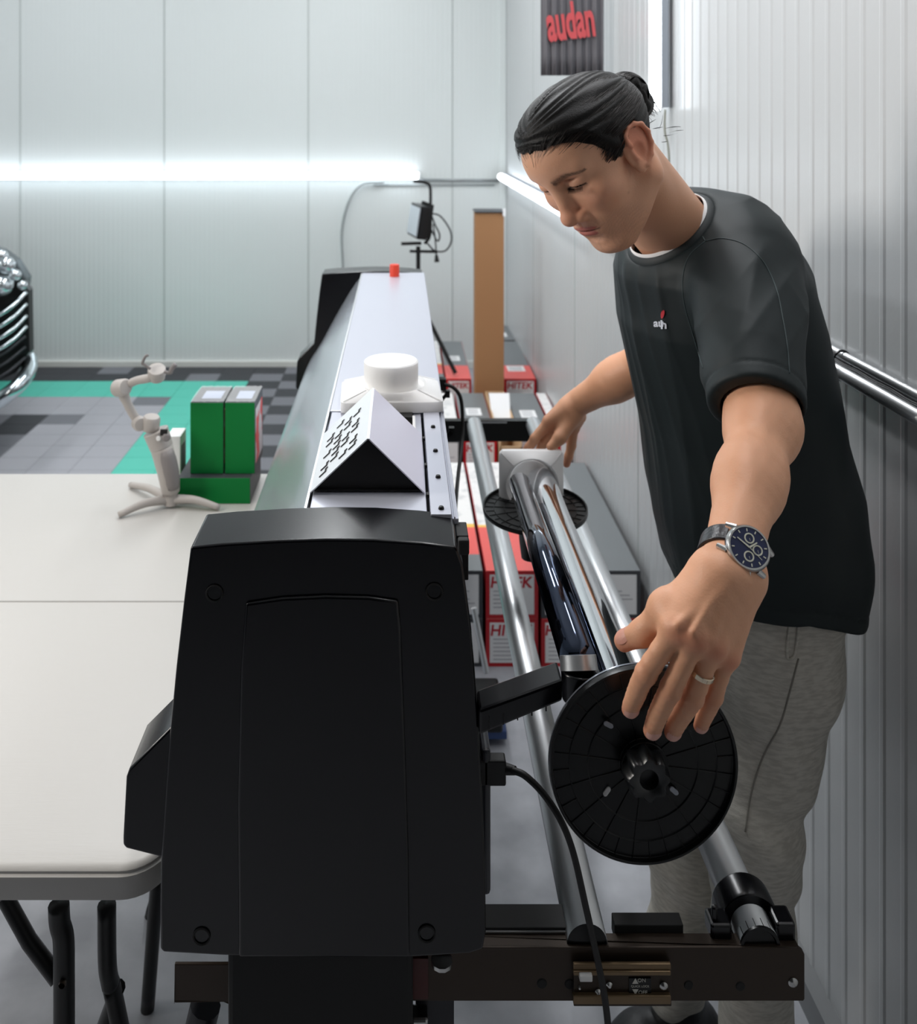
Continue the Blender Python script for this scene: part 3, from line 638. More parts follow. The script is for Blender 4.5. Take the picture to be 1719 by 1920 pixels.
# ------------------------------------------------------------------ cartons by the right wall
def carton(x0, x1, y0, y1, z0, z1, style, label, lab=True, word=True, tl=.25, grp='long cartons stacked along the right wall'):
    x0 += .002; x1 -= .002
    t = thing('long_carton', label, 'box', ((x0+x1)/2, (y0+y1)/2, z0), grp)
    side = {'mixed': M_red, 'red': M_red, 'grey': M_dgrey, 'pale': M_dgrey}[style]
    b = MB(); b.cur = 0; b.box((x0, y0, z0), (x1, y1, z1-.001))
    L = y1-y0; e = .0015
    bands = {'mixed': [(0, .32, 1), (.32, 1, 4)], 'red': [(0, .34, 1), (.34, .36, 2), (.36, 1, 3)], 'grey': [(0, 1, 4)], 'pale': [(0, .12, 4), (.12, .34, 1), (.34, .37, 2), (.37, 1, 3)]}[style]
    for s0, s1, k in bands:
        b.cur = k; b.box((x0+e, y0+L*s0, z1-.001), (x1-e, y0+L*s1, z1))
    b.build('carton_body', [side, M_salmon, M_yel, M_pale, M_grey], t, bevel=.001, seg=1)
    if lab:
        a = Vector((x0+.012, y0-.0008, z0+.012)); c = Vector((x1-.012, y0+.0002, z1-.012))
        f = MB().box(a, c).build('front_label', M_white, t)
        if word:
            vs, fs = text('HITEK', min(.047, (x1-x0)*.29), Matrix.Translation(((x0+x1)/2-.004, y0-.001, z1-.036)) @ Matrix.Rotation(math.pi/2, 4, 'X'), .0003, .0012, .12)
            MB().add(vs, fs).build('lettering', M_redtxt, f)
        b = MB(); zz = z1-.062
        while zz > z0+.02:
            b.box((a.x+.01, y0-.0012, zz), (a.x+.01+(c.x-a.x-.02)*random.uniform(.4, 1), y0-.0007, zz+.0022)); zz -= .012
        b.build('fine_print', M_faint, f)
    if tl:
        yy = y0+L*tl*2.2
        b = MB().box((x0+.035, yy, z1-.0003), (x1-.035, yy+.10, z1+.0008)); f = b.build('top_label', M_white, t)
        b = MB()
        for k in range(4): b.box((x0+.045, yy+.018+k*.02, z1+.0005), (x1-.05, yy+.024+k*.02, z1+.0012))
        b.build('fine_print', M_faint, f)
    return t
zt = .286; zm = .143
A0, A1 = 2.78, 3.63
carton(.085, .245, A0, A1, 0, zm, 'grey', 'grey carton at floor level, leftmost of the near stack', word=False, tl=0)
carton(.085, .245, A0, A1, zm+.001, zt, 'pale', 'dark carton with a white, yellow and salmon top beside the plotter', word=False, tl=.0)
carton(.25, .41, A0, A1, 0, zm, 'red', 'red carton with white label at floor level, second from left in the near stack', tl=0)
carton(.25, .41, A0, A1, zm+.001, zt, 'red', 'red carton with white label on top, behind the aluminium tube', tl=0)
carton(.415, .56, A0, A1, 0, zm, 'red', 'red carton with white label at floor level behind the chrome roll', tl=0)
carton(.415, .56, A0, A1, zm+.001, zt, 'grey', 'grey carton on top of the near stack under the chrome roll', word=False, tl=.12)
carton(.565, .715, A0, A1, 0, zm, 'red', 'red carton at floor level beside the right wall', tl=0)
carton(.565, .715, A0, A1, zm+.001, zt, 'grey', 'long grey carton on top beside the right wall, under the man\'s hand', word=False, tl=0)
B0, B1 = 3.88, 4.52
carton(.10, .25, B0, B1, 0, zt, 'pale', 'dark carton with white and salmon top, second row behind the plotter lid', word=False, tl=0)
carton(.257, .40, B0, B1, 0, zt, 'mixed', 'red carton with grey top and white label just below the far support arm', tl=.22)
carton(.50, .645, 4.03, B1, 0, zt, 'grey', 'grey carton with white square label beside the open carton', word=False, tl=.12)
carton(.65, .70, B0, B1, 0, zt, 'red', 'narrow red carton against the right wall behind the far hand', word=False, tl=0)
C0, C1 = 4.76, 5.53
carton(.11, .222, C0, C1, 0, zt, 'pale', 'carton with white and salmon top at the foot of the work light', word=False, tl=0)
carton(.226, .36, C0, C1, 0, zt, 'mixed', 'carton with salmon end and white label left of the tall brown box', tl=.2)
carton(.525, .69, C0, C1, 0, zt, 'mixed', 'red carton with lettering right of the tall brown box', tl=.08)
carton(.56, .68, 5.56, 5.93, 0, zt, 'grey', 'small grey carton in the far corner of the room', word=False, tl=.1)
b = MB()
x = thing('open_carton', 'open cardboard box with white flap between the cartons', 'box', (.42, 4.1, 0))
xa, xb, ya, yb, zz = .405, .495, 3.82, 4.5, .30
b = MB(); b.box((xa, ya, 0), (xa+.004, yb, zz)).box((xb-.004, ya, 0), (xb, yb, zz)).box((xa, ya, 0), (xb, ya+.004, zz-.02)).box((xa, yb-.004, 0), (xb, yb, zz)).box((xa, ya, 0), (xb, yb, .01))
b.build('carton_walls', mat('cardboard_pale', (214, 180, 140), .7), x)
b = MB(); b.prism([Vector((xa-.001, 4.3, zz+.05)), Vector((xb+.003, 4.3, zz+.05)), Vector((xb-.01, 4.1, zz-.08)), Vector((xa+.005, 4.1, zz-.08))], (0, .003, .002)); b.build('flap', M_white, x)
x = thing('tall_cardboard_box', 'tall narrow brown cardboard box standing upright in the corner', 'box', (.436, 4.66, 0))
MB().box((.366, 4.6, 0), (.507, 4.72, 1.15)).build('carton_body', M_brown, x, bevel=.003)
MB().box((.362, 4.59, 1.150), (.511, 4.73, 1.158)).build('dark_rim', M_dgrey, x, bevel=.002)
MB().box((.500, 4.585, 1.135), (.515, 4.60, 1.170)).build('corner_tape', M_white, x)
# black caster foot with blue plate on the floor
t = thing('caster_dolly', 'black wheeled foot with bolts on the floor below the near cartons', 'dolly', P(920, 1300, 2.6))
MB().box((.17, 2.42, .04), (.265, 2.55, .11)).build('block', M_blackg, t, bevel=.008)
for sx_ in (.19, .245): MB().lathe([(0, .004), (.005, .003), (.006, 0)], (sx_, 2.419, .095), (0, -1, .5), 12).build('bolt', M_steel, t, True)
MB().box((.15, 2.43, .02), (.275, 2.62, .04)).build('blue_plate', mat('blue_plate', (52, 78, 130), .4), t)
for sx_ in (.185, .25): MB().lathe([(0, -.012), (.02, -.012), (.02, .012), (0, .012)], (sx_, 2.5, .02), (1, 0, 0), 20).build('wheel', M_rub, t, True)
MB().tube([P(888, 1140, 2.5), P(912, 1262, 2.46)], .008, 10).build('rod', M_alu, t, True)
# ------------------------------------------------------------------ work light on tripod
t = thing('work_light', 'black work light on a tripod with its cord looped, behind the plotter', 'work light', (.09, 4.95, 0))
Yl = 4.95
MB().tube([P(784, 462, Yl), Vector((P(784, 0, Yl).x, Yl, .35))], .012, 12).build('pole', M_blackm, t, True)
pb = P(784, 560, Yl)
for tip in (Vector((.28, 4.80, .302)), Vector((-.28, 4.9, 0)), Vector((.1, 5.5, 0))):
    MB().tube([pb, tip], .011, 8).build('tripod_leg', M_blackm, t, True)
hc = P(786, 415, Yl)
Mh = Matrix.Translation(hc) @ Matrix.Rotation(math.radians(8), 4, 'Y') @ Matrix.Rotation(math.radians(-72), 4, 'Z') @ Matrix.Scale(.85, 4)
MB().box((-.10, -.035, -.10), (.10, .03, .105), Mh).build('lamp_housing', M_blackp, t, bevel=.006)
MB().box((-.09, -.042, -.085), (.09, -.033, .09), Mh).build('lamp_glass', mat('lamp_glass', (205, 212, 220), .15, .3), t, bevel=.002)
b = MB()
for k in range(7): b.box((-.09+k*.028, .03, -.09), (-.082+k*.028, .05, .12), Mh)
b.build('cooling_fins', M_blackm, t)
MB().tube(spline([P(775, 340, Yl), P(795, 342, Yl), P(806, 350, Yl), P(807, 385, Yl), P(806, 440, Yl), P(796, 457, Yl)], 6), .008, 8).build('yoke', M_blackm, t, 'all')
MB().tube([P(752, 457, Yl), P(790, 456, Yl)], .009, 8).build('crossbar', M_blackm, t, True); MB().tube([P(768, 471, Yl), P(820, 472, Yl)], .008, 8).build('crossbar', M_blackm, t, True)
MB().tube(spline([P(806, 400, Yl-.02), P(825, 405, Yl-.02), P(843, 430, Yl-.02), P(846, 452, Yl-.02), P(835, 470, Yl-.02), P(815, 470, Yl-.02), P(800, 455, Yl)], 6), .0045, 6).tube(spline([P(806, 395, Yl-.03), P(815, 420, Yl-.03), P(824, 440, Yl-.03), P(820, 452, Yl-.03), P(808, 430, Yl)], 6), .0045, 6).tube(spline([P(812, 420, Yl), P(816, 450, Yl), P(818, 480, Yl)], 5), .004, 6).build('cord', M_rub, t, 'all')
MB().tube([P(818, 478, Yl), P(819, 491, Yl)], [.007, .014], 8).build('plug', M_rub, t, True)
# ------------------------------------------------------------------ car, front corner in view
car = thing('car', 'dark car at the left edge with chrome grille, seen from its front corner', 'car', (-2.9, 4.5, 0))
M_paint = mat('car_paint', (16, 22, 24), .12, .3, coat=1)
def cx(u, Y=4.5): return (u-U0)/F*Y
# body: front quarter lofted in x: sections across Y (width 1.75) with rounded nose
b = MB(); secs = []
xs = [-1.95, -1.97, -2.05, -2.2, -2.45, -3.1, -4.1]
tops = [.62, .80, .86, .92, 1.0, 1.08, 1.40]; bots = [.5, .32, .27, .22, .2, .2, .2]; hw = [.10, .16, .26, .42, .60, .78, .76]
m_ = 16
vs = []
for X_, zt_, zb_, w_ in zip(xs, tops, bots, hw):
    for k in range(m_):
        a = 2*math.pi*(k+.5)/m_; cy = math.copysign(abs(math.cos(a))**.35, math.cos(a)); cz = math.copysign(abs(math.sin(a))**.35, math.sin(a))
        vs.append((X_, 4.45+w_+cy*w_-.1, (zt_+zb_)/2+cz*(zt_-zb_)/2))
b.add(vs, [(i*m_+k, i*m_+(k+1) % m_, (i+1)*m_+(k+1) % m_, (i+1)*m_+k) for i in range(len(xs)-1) for k in range(m_)]+[tuple(range(m_)), tuple((len(xs)-1)*m_+k for k in range(m_))])
o = b.build('body', M_paint, car, 'all'); sm = o.modifiers.new('s', 'SUBSURF'); sm.levels = sm.render_levels = 2
M_cchrome = mat('car_chrome', (205, 214, 218), .12, 1)
def cp(u, v, Y=4.3): return P(u, v, Y)
for k, v in enumerate((548, 570, 592, 612)):
    MB().tube(spline([cp(-40, v+62, 4.22), cp(0, v+42, 4.24), cp(28, v+22, 4.28), cp(49, v, 4.34)], 6), .0105, 8).build('grille_slat', M_cchrome, car, 'all')
b = MB(); 
gp = [cp(-45, 560, 4.27), cp(40, 525, 4.35), cp(53, 545, 4.36), cp(55, 660, 4.36), cp(30, 700, 4.33), cp(-45, 735, 4.27)]
b.prism(gp, (0, .06, 0)); b.build('grille_panel', M_blackg, car, bevel=.006)
for v in (640, 660, 680):
    MB().tube(spline([cp(-40, v+42, 4.23), cp(5, v+24, 4.25), cp(48, v-10, 4.33)], 6), .006, 8).build('grille_slat', mat('dark_slat', (60, 62, 66), .3, .5), car, 'all')
hl = [cp(-45, 455, 4.3), cp(0, 470, 4.3), cp(28, 490, 4.33), cp(48, 522, 4.38), cp(46, 540, 4.38), cp(-45, 565, 4.28)]
MB().prism(hl, (0, .08, 0)).build('headlight_housing', mat('headlight_bowl', (110, 118, 122), .2, .7), car, bevel=.01)
for u, v, r_ in ((12, 497, .040), (28, 516, .028), (42, 535, .022), (4, 535, .05), (-25, 515, .05), (3, 480, .03)):
    c = cp(u, v, 4.29); MB().lathe([(0, .8*r_), (.5*r_, .7*r_), (.85*r_, .4*r_), (r_, 0)], c, (.3, -1, .1), 20).build('headlight_lens', mat('lens', (215, 222, 226), .08, .8), car, True)
MB().tube(spline([cp(-60, 790, 4.2), cp(0, 750, 4.2), cp(35, 722, 4.24), cp(54, 694, 4.34), cp(56, 672, 4.45)], 8), [.035]*33, 16).build('bumper_trim', M_cchrome, car, 'all')
for X_ in (-2.7,):
    for Y_ in (4.35, 5.75):
        MB().lathe([(0, -.1), (.24, -.1), (.32, -.08), (.32, .08), (.24, .1), (0, .1)], (X_, Y_, .33), (0, 1, 0), 32).build('wheel', M_rub, car, True)
# ------------------------------------------------------------------ implicit-surface modelling for the person
f4 = np.float32
def V3(*a): return np.array(a, f4)
def PP(u, v, Y): return np.array(P(u, v, Y), f4)
def caps(a, b, ra, rb):
    a = np.asarray(a, f4); b = np.asarray(b, f4); ba = b-a; L2 = float(ba@ba)+1e-12
    def f(p):
        q = p-a; h = np.clip((q@ba)/L2, 0, 1)
        return np.sqrt(((q-h[:, None]*ba)**2).sum(1))-(ra+(rb-ra)*h)
    return f
def ell(c, r, R=None):
    c = np.asarray(c, f4); r = np.asarray(r, f4)
    def f(p):
        q = p-c
        if R is not None: q = q@R.T
        k0 = np.sqrt(((q/r)**2).sum(1))+1e-6; k1 = np.sqrt(((q/(r*r))**2).sum(1))+1e-6
        return k0*(k0-1)/k1
    return f
def smin(a, b, k):
    h = np.clip(.5+.5*(b-a)/k, 0, 1); return b+(a-b)*h-k*h*(1-h)
def smax(a, b, k): return -smin(-a, -b, k)
def un(lst, k=None):
    """lst of (f,k) smooth-unioned in turn"""
    def f(p):
        d = lst[0][0](p)
        for g, kk in lst[1:]:
            d = smin(d, g(p), kk) if kk > 0 else smax(d, -g(p), -kk)
        return d
    return f
def mesh_sdf(f, lo, hi, h, proj=2):
    lo = np.asarray(lo, f4); hi = np.asarray(hi, f4); B = 8
    n = (np.ceil((hi-lo)/h/B).astype(int))*B+1
    nb = (n-1)//B
    g = np.stack(np.meshgrid(*[np.arange(k) for k in nb], indexing='ij'), -1).reshape(-1, 3)
    cen = lo+(g+.5)*(B*h); dc = np.concatenate([f(cen[i:i+200000].astype(f4)) for i in range(0, len(cen), 200000)])
    D = np.empty(n, f4); Df = dc.reshape(nb)
    D[:-1, :-1, :-1] = np.repeat(np.repeat(np.repeat(Df, B, 0), B, 1), B, 2)
    D[-1] = 1; D[:, -1] = 1; D[:, :, -1] = 1
    act = g[np.abs(dc) < B*h*1.6+.006]
    o = np.stack(np.meshgrid(*[np.arange(B+1)]*3, indexing='ij'), -1).reshape(-1, 3)
    for i in range(0, len(act), 500):
        idx = (act[i:i+500, None]*B+o[None]).reshape(-1, 3)
        D[idx[:, 0], idx[:, 1], idx[:, 2]] = f((lo+idx*h).astype(f4))
    s = D < 0
    c = s[:-1, :-1, :-1].astype(np.int8)
    tot = sum(s[i:n[0]-1+i, j:n[1]-1+j, k:n[2]-1+k].astype(np.int8) for i in (0, 1) for j in (0, 1) for k in (0, 1))
    cells = np.argwhere((tot > 0) & (tot < 8))
    vid = -np.ones(tuple(n-1), np.int32); vid[cells[:, 0], cells[:, 1], cells[:, 2]] = np.arange(len(cells))
    acc = np.zeros((len(cells), 3)); cnt = np.zeros(len(cells))
    for ax_ in range(3):
        for q in range(4):
            a = np.zeros(3, int); o2 = [x for x in range(3) if x != ax_]; a[o2[0]] = q & 1; a[o2[1]] = q >> 1
            b = a.copy(); b[ax_] = 1
            A_ = cells+a; B_ = cells+b; da = D[A_[:, 0], A_[:, 1], A_[:, 2]]; db = D[B_[:, 0], B_[:, 1], B_[:, 2]]
            m = (da < 0) != (db < 0); t = np.where(m, da/(da-db+1e-12), 0)
            pt = A_+(t[:, None]*(b-a)); acc[m] += pt[m]; cnt[m] += 1
    V = (lo+acc/np.maximum(cnt, 1)[:, None]*h)
    quads = []
    for ax_ in range(3):
        sl0 = [slice(1, -1)]*3; sl1 = [slice(1, -1)]*3
        sl0[ax_] = slice(0, -1); sl1[ax_] = slice(1, None)
        s0 = s[tuple(sl0)]; s1 = s[tuple(sl1)]; e = np.argwhere(s0 != s1)
        off = np.ones(3, int); off[ax_] = 0; e = e+off
        inside = s[e[:, 0], e[:, 1], e[:, 2]]
        o2 = [x for x in range(3) if x != ax_]; u = np.zeros(3, int); v = np.zeros(3, int); u[o2[0]] = 1; v[o2[1]] = 1
        q = [e-u-v, e-v, e, e-u]; q = np.stack([vid[tuple(x.T)] for x in q], 1)
        flip = inside if ax_ != 1 else ~inside
        q[~flip] = q[~flip][:, ::-1]; quads.append(q)
    Q = np.concatenate(quads); Q = Q[(Q >= 0).all(1)]
    V = V.astype(f4)
    for _ in range(proj):
        d = f(V); e = h*.5; G = np.stack([f(V+np.eye(3, dtype=f4)[i]*e)-f(V-np.eye(3, dtype=f4)[i]*e) for i in range(3)], 1)/(2*e)
        g2 = np.maximum((G**2).sum(1), .2); st = -(d/g2)[:, None]*G; ln = np.sqrt((st**2).sum(1)); st *= np.minimum(1, h*.6/np.maximum(ln, 1e-9))[:, None]
        V = V+st.astype(f4)
    return V, Q
def np_mesh(name, V, Q, m, parent, cols=None):
    me = bpy.data.meshes.new(name); me.vertices.add(len(V)); me.vertices.foreach_set('co', V.astype(f4).ravel())
    me.loops.add(Q.size); me.polygons.add(len(Q)); me.loops.foreach_set('vertex_index', Q.astype(np.int32).ravel())
    me.polygons.foreach_set('loop_start', np.arange(0, Q.size, 4, dtype=np.int32)); me.update(calc_edges=True); me.validate()
    me.materials.append(m)
    if cols is not None:
        a = me.color_attributes.new('col', 'FLOAT_COLOR', 'POINT'); c = np.ones((len(V), 4), f4); c[:, :3] = cols; a.data.foreach_set('color', c.ravel())
    return link(name, me, parent, 'all')
def nz(p, s, seed=0):
    """cheap smooth pseudo-noise in -1..1"""
    r = np.random.RandomState(seed); out = 0
    for k in range(5):
        d = r.randn(3); d = d/np.linalg.norm(d)*s*(1+.35*k); out = out+np.sin(p@d.astype(f4)+r.rand()*6.28)
    return out/3.2
def linrgb(c): return np.array(lin(c)[:3], f4)

# ---- hairline
zx = np.array([-.12, -.095, -.075, -.05, -.03, -.020, -.008, .012, .020, .026, .034, .043, .052, .062, .074, .085, .12])
zz_ = np.array([-.055, -.058, -.055, -.045, -.034, -.010, .012, .022, .006, -.008, -.002, .016, .036, .048, .058, .064, .070])
def hair_region0(q): return np.interp(q[:, 0], zx, zz_)-q[:, 2]
# ---- head frame
U_ = np.array((-.601, -.182, .778)); U_ /= np.linalg.norm(U_); L_h = np.array((.487, -.855, .176)); L_h -= U_*(L_h@U_); L_h /= np.linalg.norm(L_h)
F_h = np.cross(L_h, U_); HR = np.stack([F_h, L_h, U_]).astype(f4)      # world->local rows
HO = np.array((.271, 1.30, 1.606), f4); HS = 1.0
def toL(p): return ((p-HO)@HR.T)/HS
def toW(q): return (np.asarray(q, f4)*HS)@HR+HO
def RotY(a): c, s_ = math.cos(a), math.sin(a); return np.array(((c, 0, -s_), (0, 1, 0), (s_, 0, c)), f4)
def RotZ(a): c, s_ = math.cos(a), math.sin(a); return np.array(((c, s_, 0), (-s_, c, 0), (0, 0, 1)), f4)
neck_lo = np.array((.437, 1.455, 1.455), f4); nl = toL(neck_lo[None])[0]
def sym(fn): return fn
skull = un([(ell((-.002, 0, .026), (.087, .076, .067)), 0), (ell((.038, 0, .034), (.066, .061, .053)), .03)])
def head_local():
    L = [(skull, 0),
         (ell((.030, 0, -.030), (.060, .058, .070)), .03),
         (ell((.044, 0, -.068), (.046, .047, .045)), .03),
         (caps((-.002, .055, -.058), (.062, .022, -.104), .021, .0165), .022), (caps((-.002, -.055, -.058), (.062, -.022, -.104), .021, .0165), .022),
         (ell((.072, 0, -.106), (.019, .025, .0155)), .018),
         (ell((.060, .043, -.024), (.025, .021, .020)), .022), (ell((.060, -.043, -.024), (.025, .021, .020)), .022),
         (caps((.086, .012, .019), (.074, .042, .021), .008, .009), .016), (caps((.086, -.012, .019), (.074, -.042, .021), .008, .009), .016),
         (ell((.101, .031, .005), (.019, .018, .0115)), -.014), (ell((.101, -.031, .005), (.019, .018, .0115)), -.014),
         (ell((.0760, .0305, .004), (.0155, .0165, .0130)), .006), (ell((.0760, -.0305, .004), (.0155, .0165, .0130)), .006),
         (ell((.074, 0, -.068), (.020, .031, .025)), .015),
         (caps((.090, 0, .012), (.103, 0, -.034), .0085, .0100), .012), (ell((.1055, 0, -.038), (.0115, .0125, .0105)), .008),
         (ell((.095, .0145, -.0430), (.0110, .0072, .0078)), .006), (ell((.095, -.0145, -.0430), (.0110, .0072, .0078)), .006),
         (ell((.100, .0065, -.0490), (.0055, .0034, .004)), -.002), (ell((.100, -.0065, -.0490), (.0055, .0034, .004)), -.002),
         (ell((.0905, .008, -.0640), (.0075, .0150, .0048)), .005), (ell((.0905, -.008, -.0640), (.0075, .0150, .0048)), .005), (ell((.0890, 0, -.0730), (.0080, .0185, .0062)), .005),
         (ell((.103, 0, -.0683), (.0125, .027, .0011)), -.0035),
         (ell((.099, 0, -.0845), (.010, .018, .0045)), -.008),
         (ell((.102, 0, -.0555), (.006, .0025, .007)), -.003)]
    for sg in (1, -1):
        R = RotZ(-sg*.20)@RotY(-.42)
        c = np.array((.004, sg*.0765, -.009))
        L.append((ell(c, (.0215, .0055, .0310), R), .005))
        pts = [(.006, -.002), (.014, .008), (.0155, .019), (.009, .028), (-.003, .031), (-.014, .0275), (-.0205, .016), (-.0205, .001), (-.015, -.014), (-.005, -.026)]
        W = [c+np.array((x, sg*.0055, z))@R for x, z in pts]
        for i in range(len(W)-1): L.append((caps(W[i], W[i+1], .0030 if i else .002, .0031), .0028))
        L.append((ell(c+np.array((.001, sg*.0065, -.005))@R, (.0085, .0055, .0115), R), -.004))
        L.append((ell(c+np.array((-.001, sg*.0062, .016))@R, (.0095, .0018, .0085), R), -.003))
        L.append((ell(c+np.array((.003, sg*.002, -.026))@R, (.008, .0045, .0085), R), .004))
        L.append((caps(c+np.array((.012, sg*.001, .0)), c+np.array((.0125, sg*.002, -.010)), .003, .004), .003))
    # upper-lid crease and lash slit
    for sg in (1, -1):
        L.append((ell((.0895, sg*.0305, -.0005), (.006, .0140, .0013), RotY(0)), -.0018))
        L.append((ell((.0900, sg*.0310, .0115), (.0055, .0150, .0010)), -.003))
    return un(L)
hl_f = head_local()
neck_L = un([(caps((-.022, 0, -.045), nl, .053, .060), 0), (caps((-.01, .055, -.03), nl+np.array((.035, .012, .0)), .016, .012), .02), (caps((-.01, -.055, -.03), nl+np.array((.035, -.012, .0)), .016, .012), .02)])
def head_f(p):
    q = toL(p); d = smin(hl_f(q), neck_L(q), .018); return d*HS
lo = toW([(0, 0, 0)])[0]
V1, Q1 = mesh_sdf(head_f, (.12, 1.13, 1.42), (.52, 1.56, 1.76), .00185)
ql = toL(V1)
skin = linrgb((222, 168, 136)); cols = np.tile(skin, (len(V1), 1))
def blend(mask, c, a=1.): 
    global cols
    m_ = (np.clip(mask, 0, 1)*a)[:, None]; cols = cols*(1-m_)+linrgb(c)*m_
def gauss(q, c, r): return np.exp(-(((q-np.array(c, f4))/np.array(r, f4))**2).sum(1))
blend(gauss(ql, (.10, 0, -.037), (.03, .02, .02)), (205, 128, 104), .5)
for sg in (1, -1):
    blend(gauss(ql, (.07, sg*.045, -.025), (.03, .022, .02)), (208, 138, 112), .5)
    blend(gauss(ql, (.0, sg*.085, .0), (.03, .016, .04)), (214, 128, 102), .75)
lipd = np.minimum(ell((.0905, 0, -.0640), (.014, .0240, .0052))(ql), ell((.0890, 0, -.0730), (.014, .020, .0070))(ql))
blend((-lipd)/.0012+.3, (176, 84, 80), .85)
blend(1-np.abs(ql[:, 2]+.0683)/.0014-(np.abs(ql[:, 1]) > .024)*2-(ql[:, 0] < .08)*2, (90, 40, 38), .8)
stub = np.clip(1-ell((.06, 0, -.085), (.055, .06, .035))(ql)/.01, 0, 1)*(ql[:, 2] < -.05)
blend(stub*(.5+.5*nz(ql, 2500, 3)), (150, 112, 92), .28)
for sg in (1, -1):
    y = ql[:, 1]*sg; z = ql[:, 2]; fr = ql[:, 0] > .04
    cz = .0175+.0045*np.clip((y-.014)/.022, 0, 1)-.005*np.clip((y-.036)/.018, 0, 1)
    wd = .0062-.0036*np.clip((y-.030)/.026, 0, 1)
    bm_ = np.clip((1-np.abs(z-cz)/wd)*1.6, 0, 1)*(y > .011)*(y < .056)*fr
    blend(bm_*(.72+.28*nz(ql, 3000, 5)), (44, 34, 30), .9)
    blend(np.clip(1-np.abs(z+.0008+.02*np.clip(np.abs(y-.031)-.006, 0, 1))/.0021, 0, 1)*(np.abs(y-.031) < .0155)*fr*1.4, (34, 24, 22), .95)
    blend(gauss(ql, (.088, sg*.031, .009), (.02, .016, .006)), (188, 130, 104), .4)
# scattered faint moles
for c in ((.066, .048, -.038), (.058, .052, -.020), (.07, .043, -.052), (.045, .057, -.05)):
    blend(gauss(ql, c, (.0018,)*3), (120, 80, 60), .8)
hg = hair_region0(ql); blend(np.clip(-hg/.005, 0, 1)*(skull(ql) < .006)*(.8+.2*nz(ql, 1500, 9)), (30, 24, 22), .9)
C_head = cols

# ---- left arm and hand (near)
sh_l, el_l, wr_l = PP(1400, 500, 1.34), PP(1430, 800, 1.13), PP(1364, 1074, .925)
def seg(u, v, Y): return PP(u, v, Y)
fing = {
 'index': [(1268, 1178, .886), (1211, 1262, .898), (1193, 1300, .912), (1181, 1330, .928)],
 'middle': [(1303, 1194, .880), (1257, 1292, .892), (1236, 1334, .909), (1222, 1370, .928)],
 'ring': [(1336, 1208, .883), (1299, 1306, .895), (1276, 1344, .912), (1260, 1373, .928)],
 'little': [(1361, 1228, .892), (1337, 1305, .903), (1324, 1336, .916), (1313, 1361, .929)]}
rad = {'index': (.0105, .0096, .0090, .0080), 'middle': (.0108, .0098, .0092, .0083), 'ring': (.0103, .0094, .0087, .0078), 'little': (.0092, .0082, .0077, .0068)}
AL = [(caps(sh_l, el_l, .049, .0400), 0), (caps(el_l, wr_l+(el_l-wr_l)*.55, .0380, .0330), .03), (caps(wr_l+(el_l-wr_l)*.6, wr_l, .0335, .0262), .03)]
AL.append((ell(el_l+np.array((.010, .012, -.002), f4), (.027, .028, .030)), .02))
wrv = (wr_l-el_l)/np.linalg.norm(wr_l-el_l)
# palm: slabs from wrist to knuckles
hw1, hw2 = PP(1338, 1075, .915), PP(1392, 1075, .925)
AL += [(caps(hw1, hw2, .0215, .0205), .02)]
for nme, wpt in (('index', PP(1338, 1085, .908)), ('middle', PP(1354, 1085, .905)), ('ring', PP(1372, 1085, .908)), ('little', PP(1390, 1088, .916))):
    k = PP(*fing[nme][0]); AL.append((caps(wpt, k, .0195, .0128 if nme != 'little' else .0115), .014))
    AL.append((caps(wpt+np.array((0, .010, -.01), f4), k+np.array((0, .008, .002), f4), .017, .011), .014))
# thumb
T = [PP(1335, 1100, .918), PP(1250, 1140, .912), PP(1206, 1186, .925), PP(1170, 1202, .938)]
AL += [(caps(T[0], T[1], .0225, .0150), .016), (caps(T[1], T[2], .0140, .0118), .010), (caps(T[2], T[3], .0118, .0098), .008)]
AL += [(caps(T[1], PP(1270, 1175, .905), .0105, .0095), .016)]
FN = []
for nme, pts in fing.items():
    r = rad[nme]; q = [PP(*x) for x in pts]
    sp = [np.array(x, f4) for x in spline([Vector(map(float, x)) for x in q], 4)]; rs_ = np.interp(np.linspace(0, 3, len(sp)), range(4), r)
    L = [(caps(sp[i], sp[i+1], rs_[i], rs_[i+1]), .0015) for i in range(len(sp)-1)]
    L.append((ell(q[1]+np.array((0, -.001, .0), f4), (r[1]*1.03,)*3), .004))
    FN.append((nme, un(L), q, r))
    AL.append((ell(q[0]+np.array((0, -.0045, .002), f4), (.0085, .0075, .0095)), .008))
palm_f = un(AL)
# tendons, veins, knuckle creases
ten = [(PP(1350, 1100, .888), PP(1300, 1185, .868)), (PP(1362, 1100, .888), PP(1334, 1198, .872)), (PP(1345, 1110, .892), PP(1270, 1172, .874)), (PP(1380, 1115, .895), PP(1360, 1215, .882))]
def arm_l_f(p):
    d = palm_f(p)
    for a, b in ten: d = smin(d, caps(a, b, .0016, .0026)(p)+.0004, .006)
    fd = None
    for nme, f, q, r in FN:
        x = f(p); fd = x if fd is None else smin(fd, x, .0022)
    d = smin(d, fd, .007)
    # creases over the finger joints + nails
    for nme, f, q, r in FN:
        for j in (1, 2):
            ax_ = (q[j+1]-q[j-1]); ax_ = ax_/np.linalg.norm(ax_); t = (p-q[j])@ax_; near = np.exp(-((p-q[j])**2).sum(1)/(r[j]*1.25)**2)
            d = d+.0005*near*np.cos(t*2*math.pi/.0030)*np.exp(-(t/.0035)**2)
    d = d+.00022*nz(p, 240, 11)
    return d
V2, Q2 = mesh_sdf(arm_l_f, (.19, .85, 1.0), (.56, 1.43, 1.56), .0021)
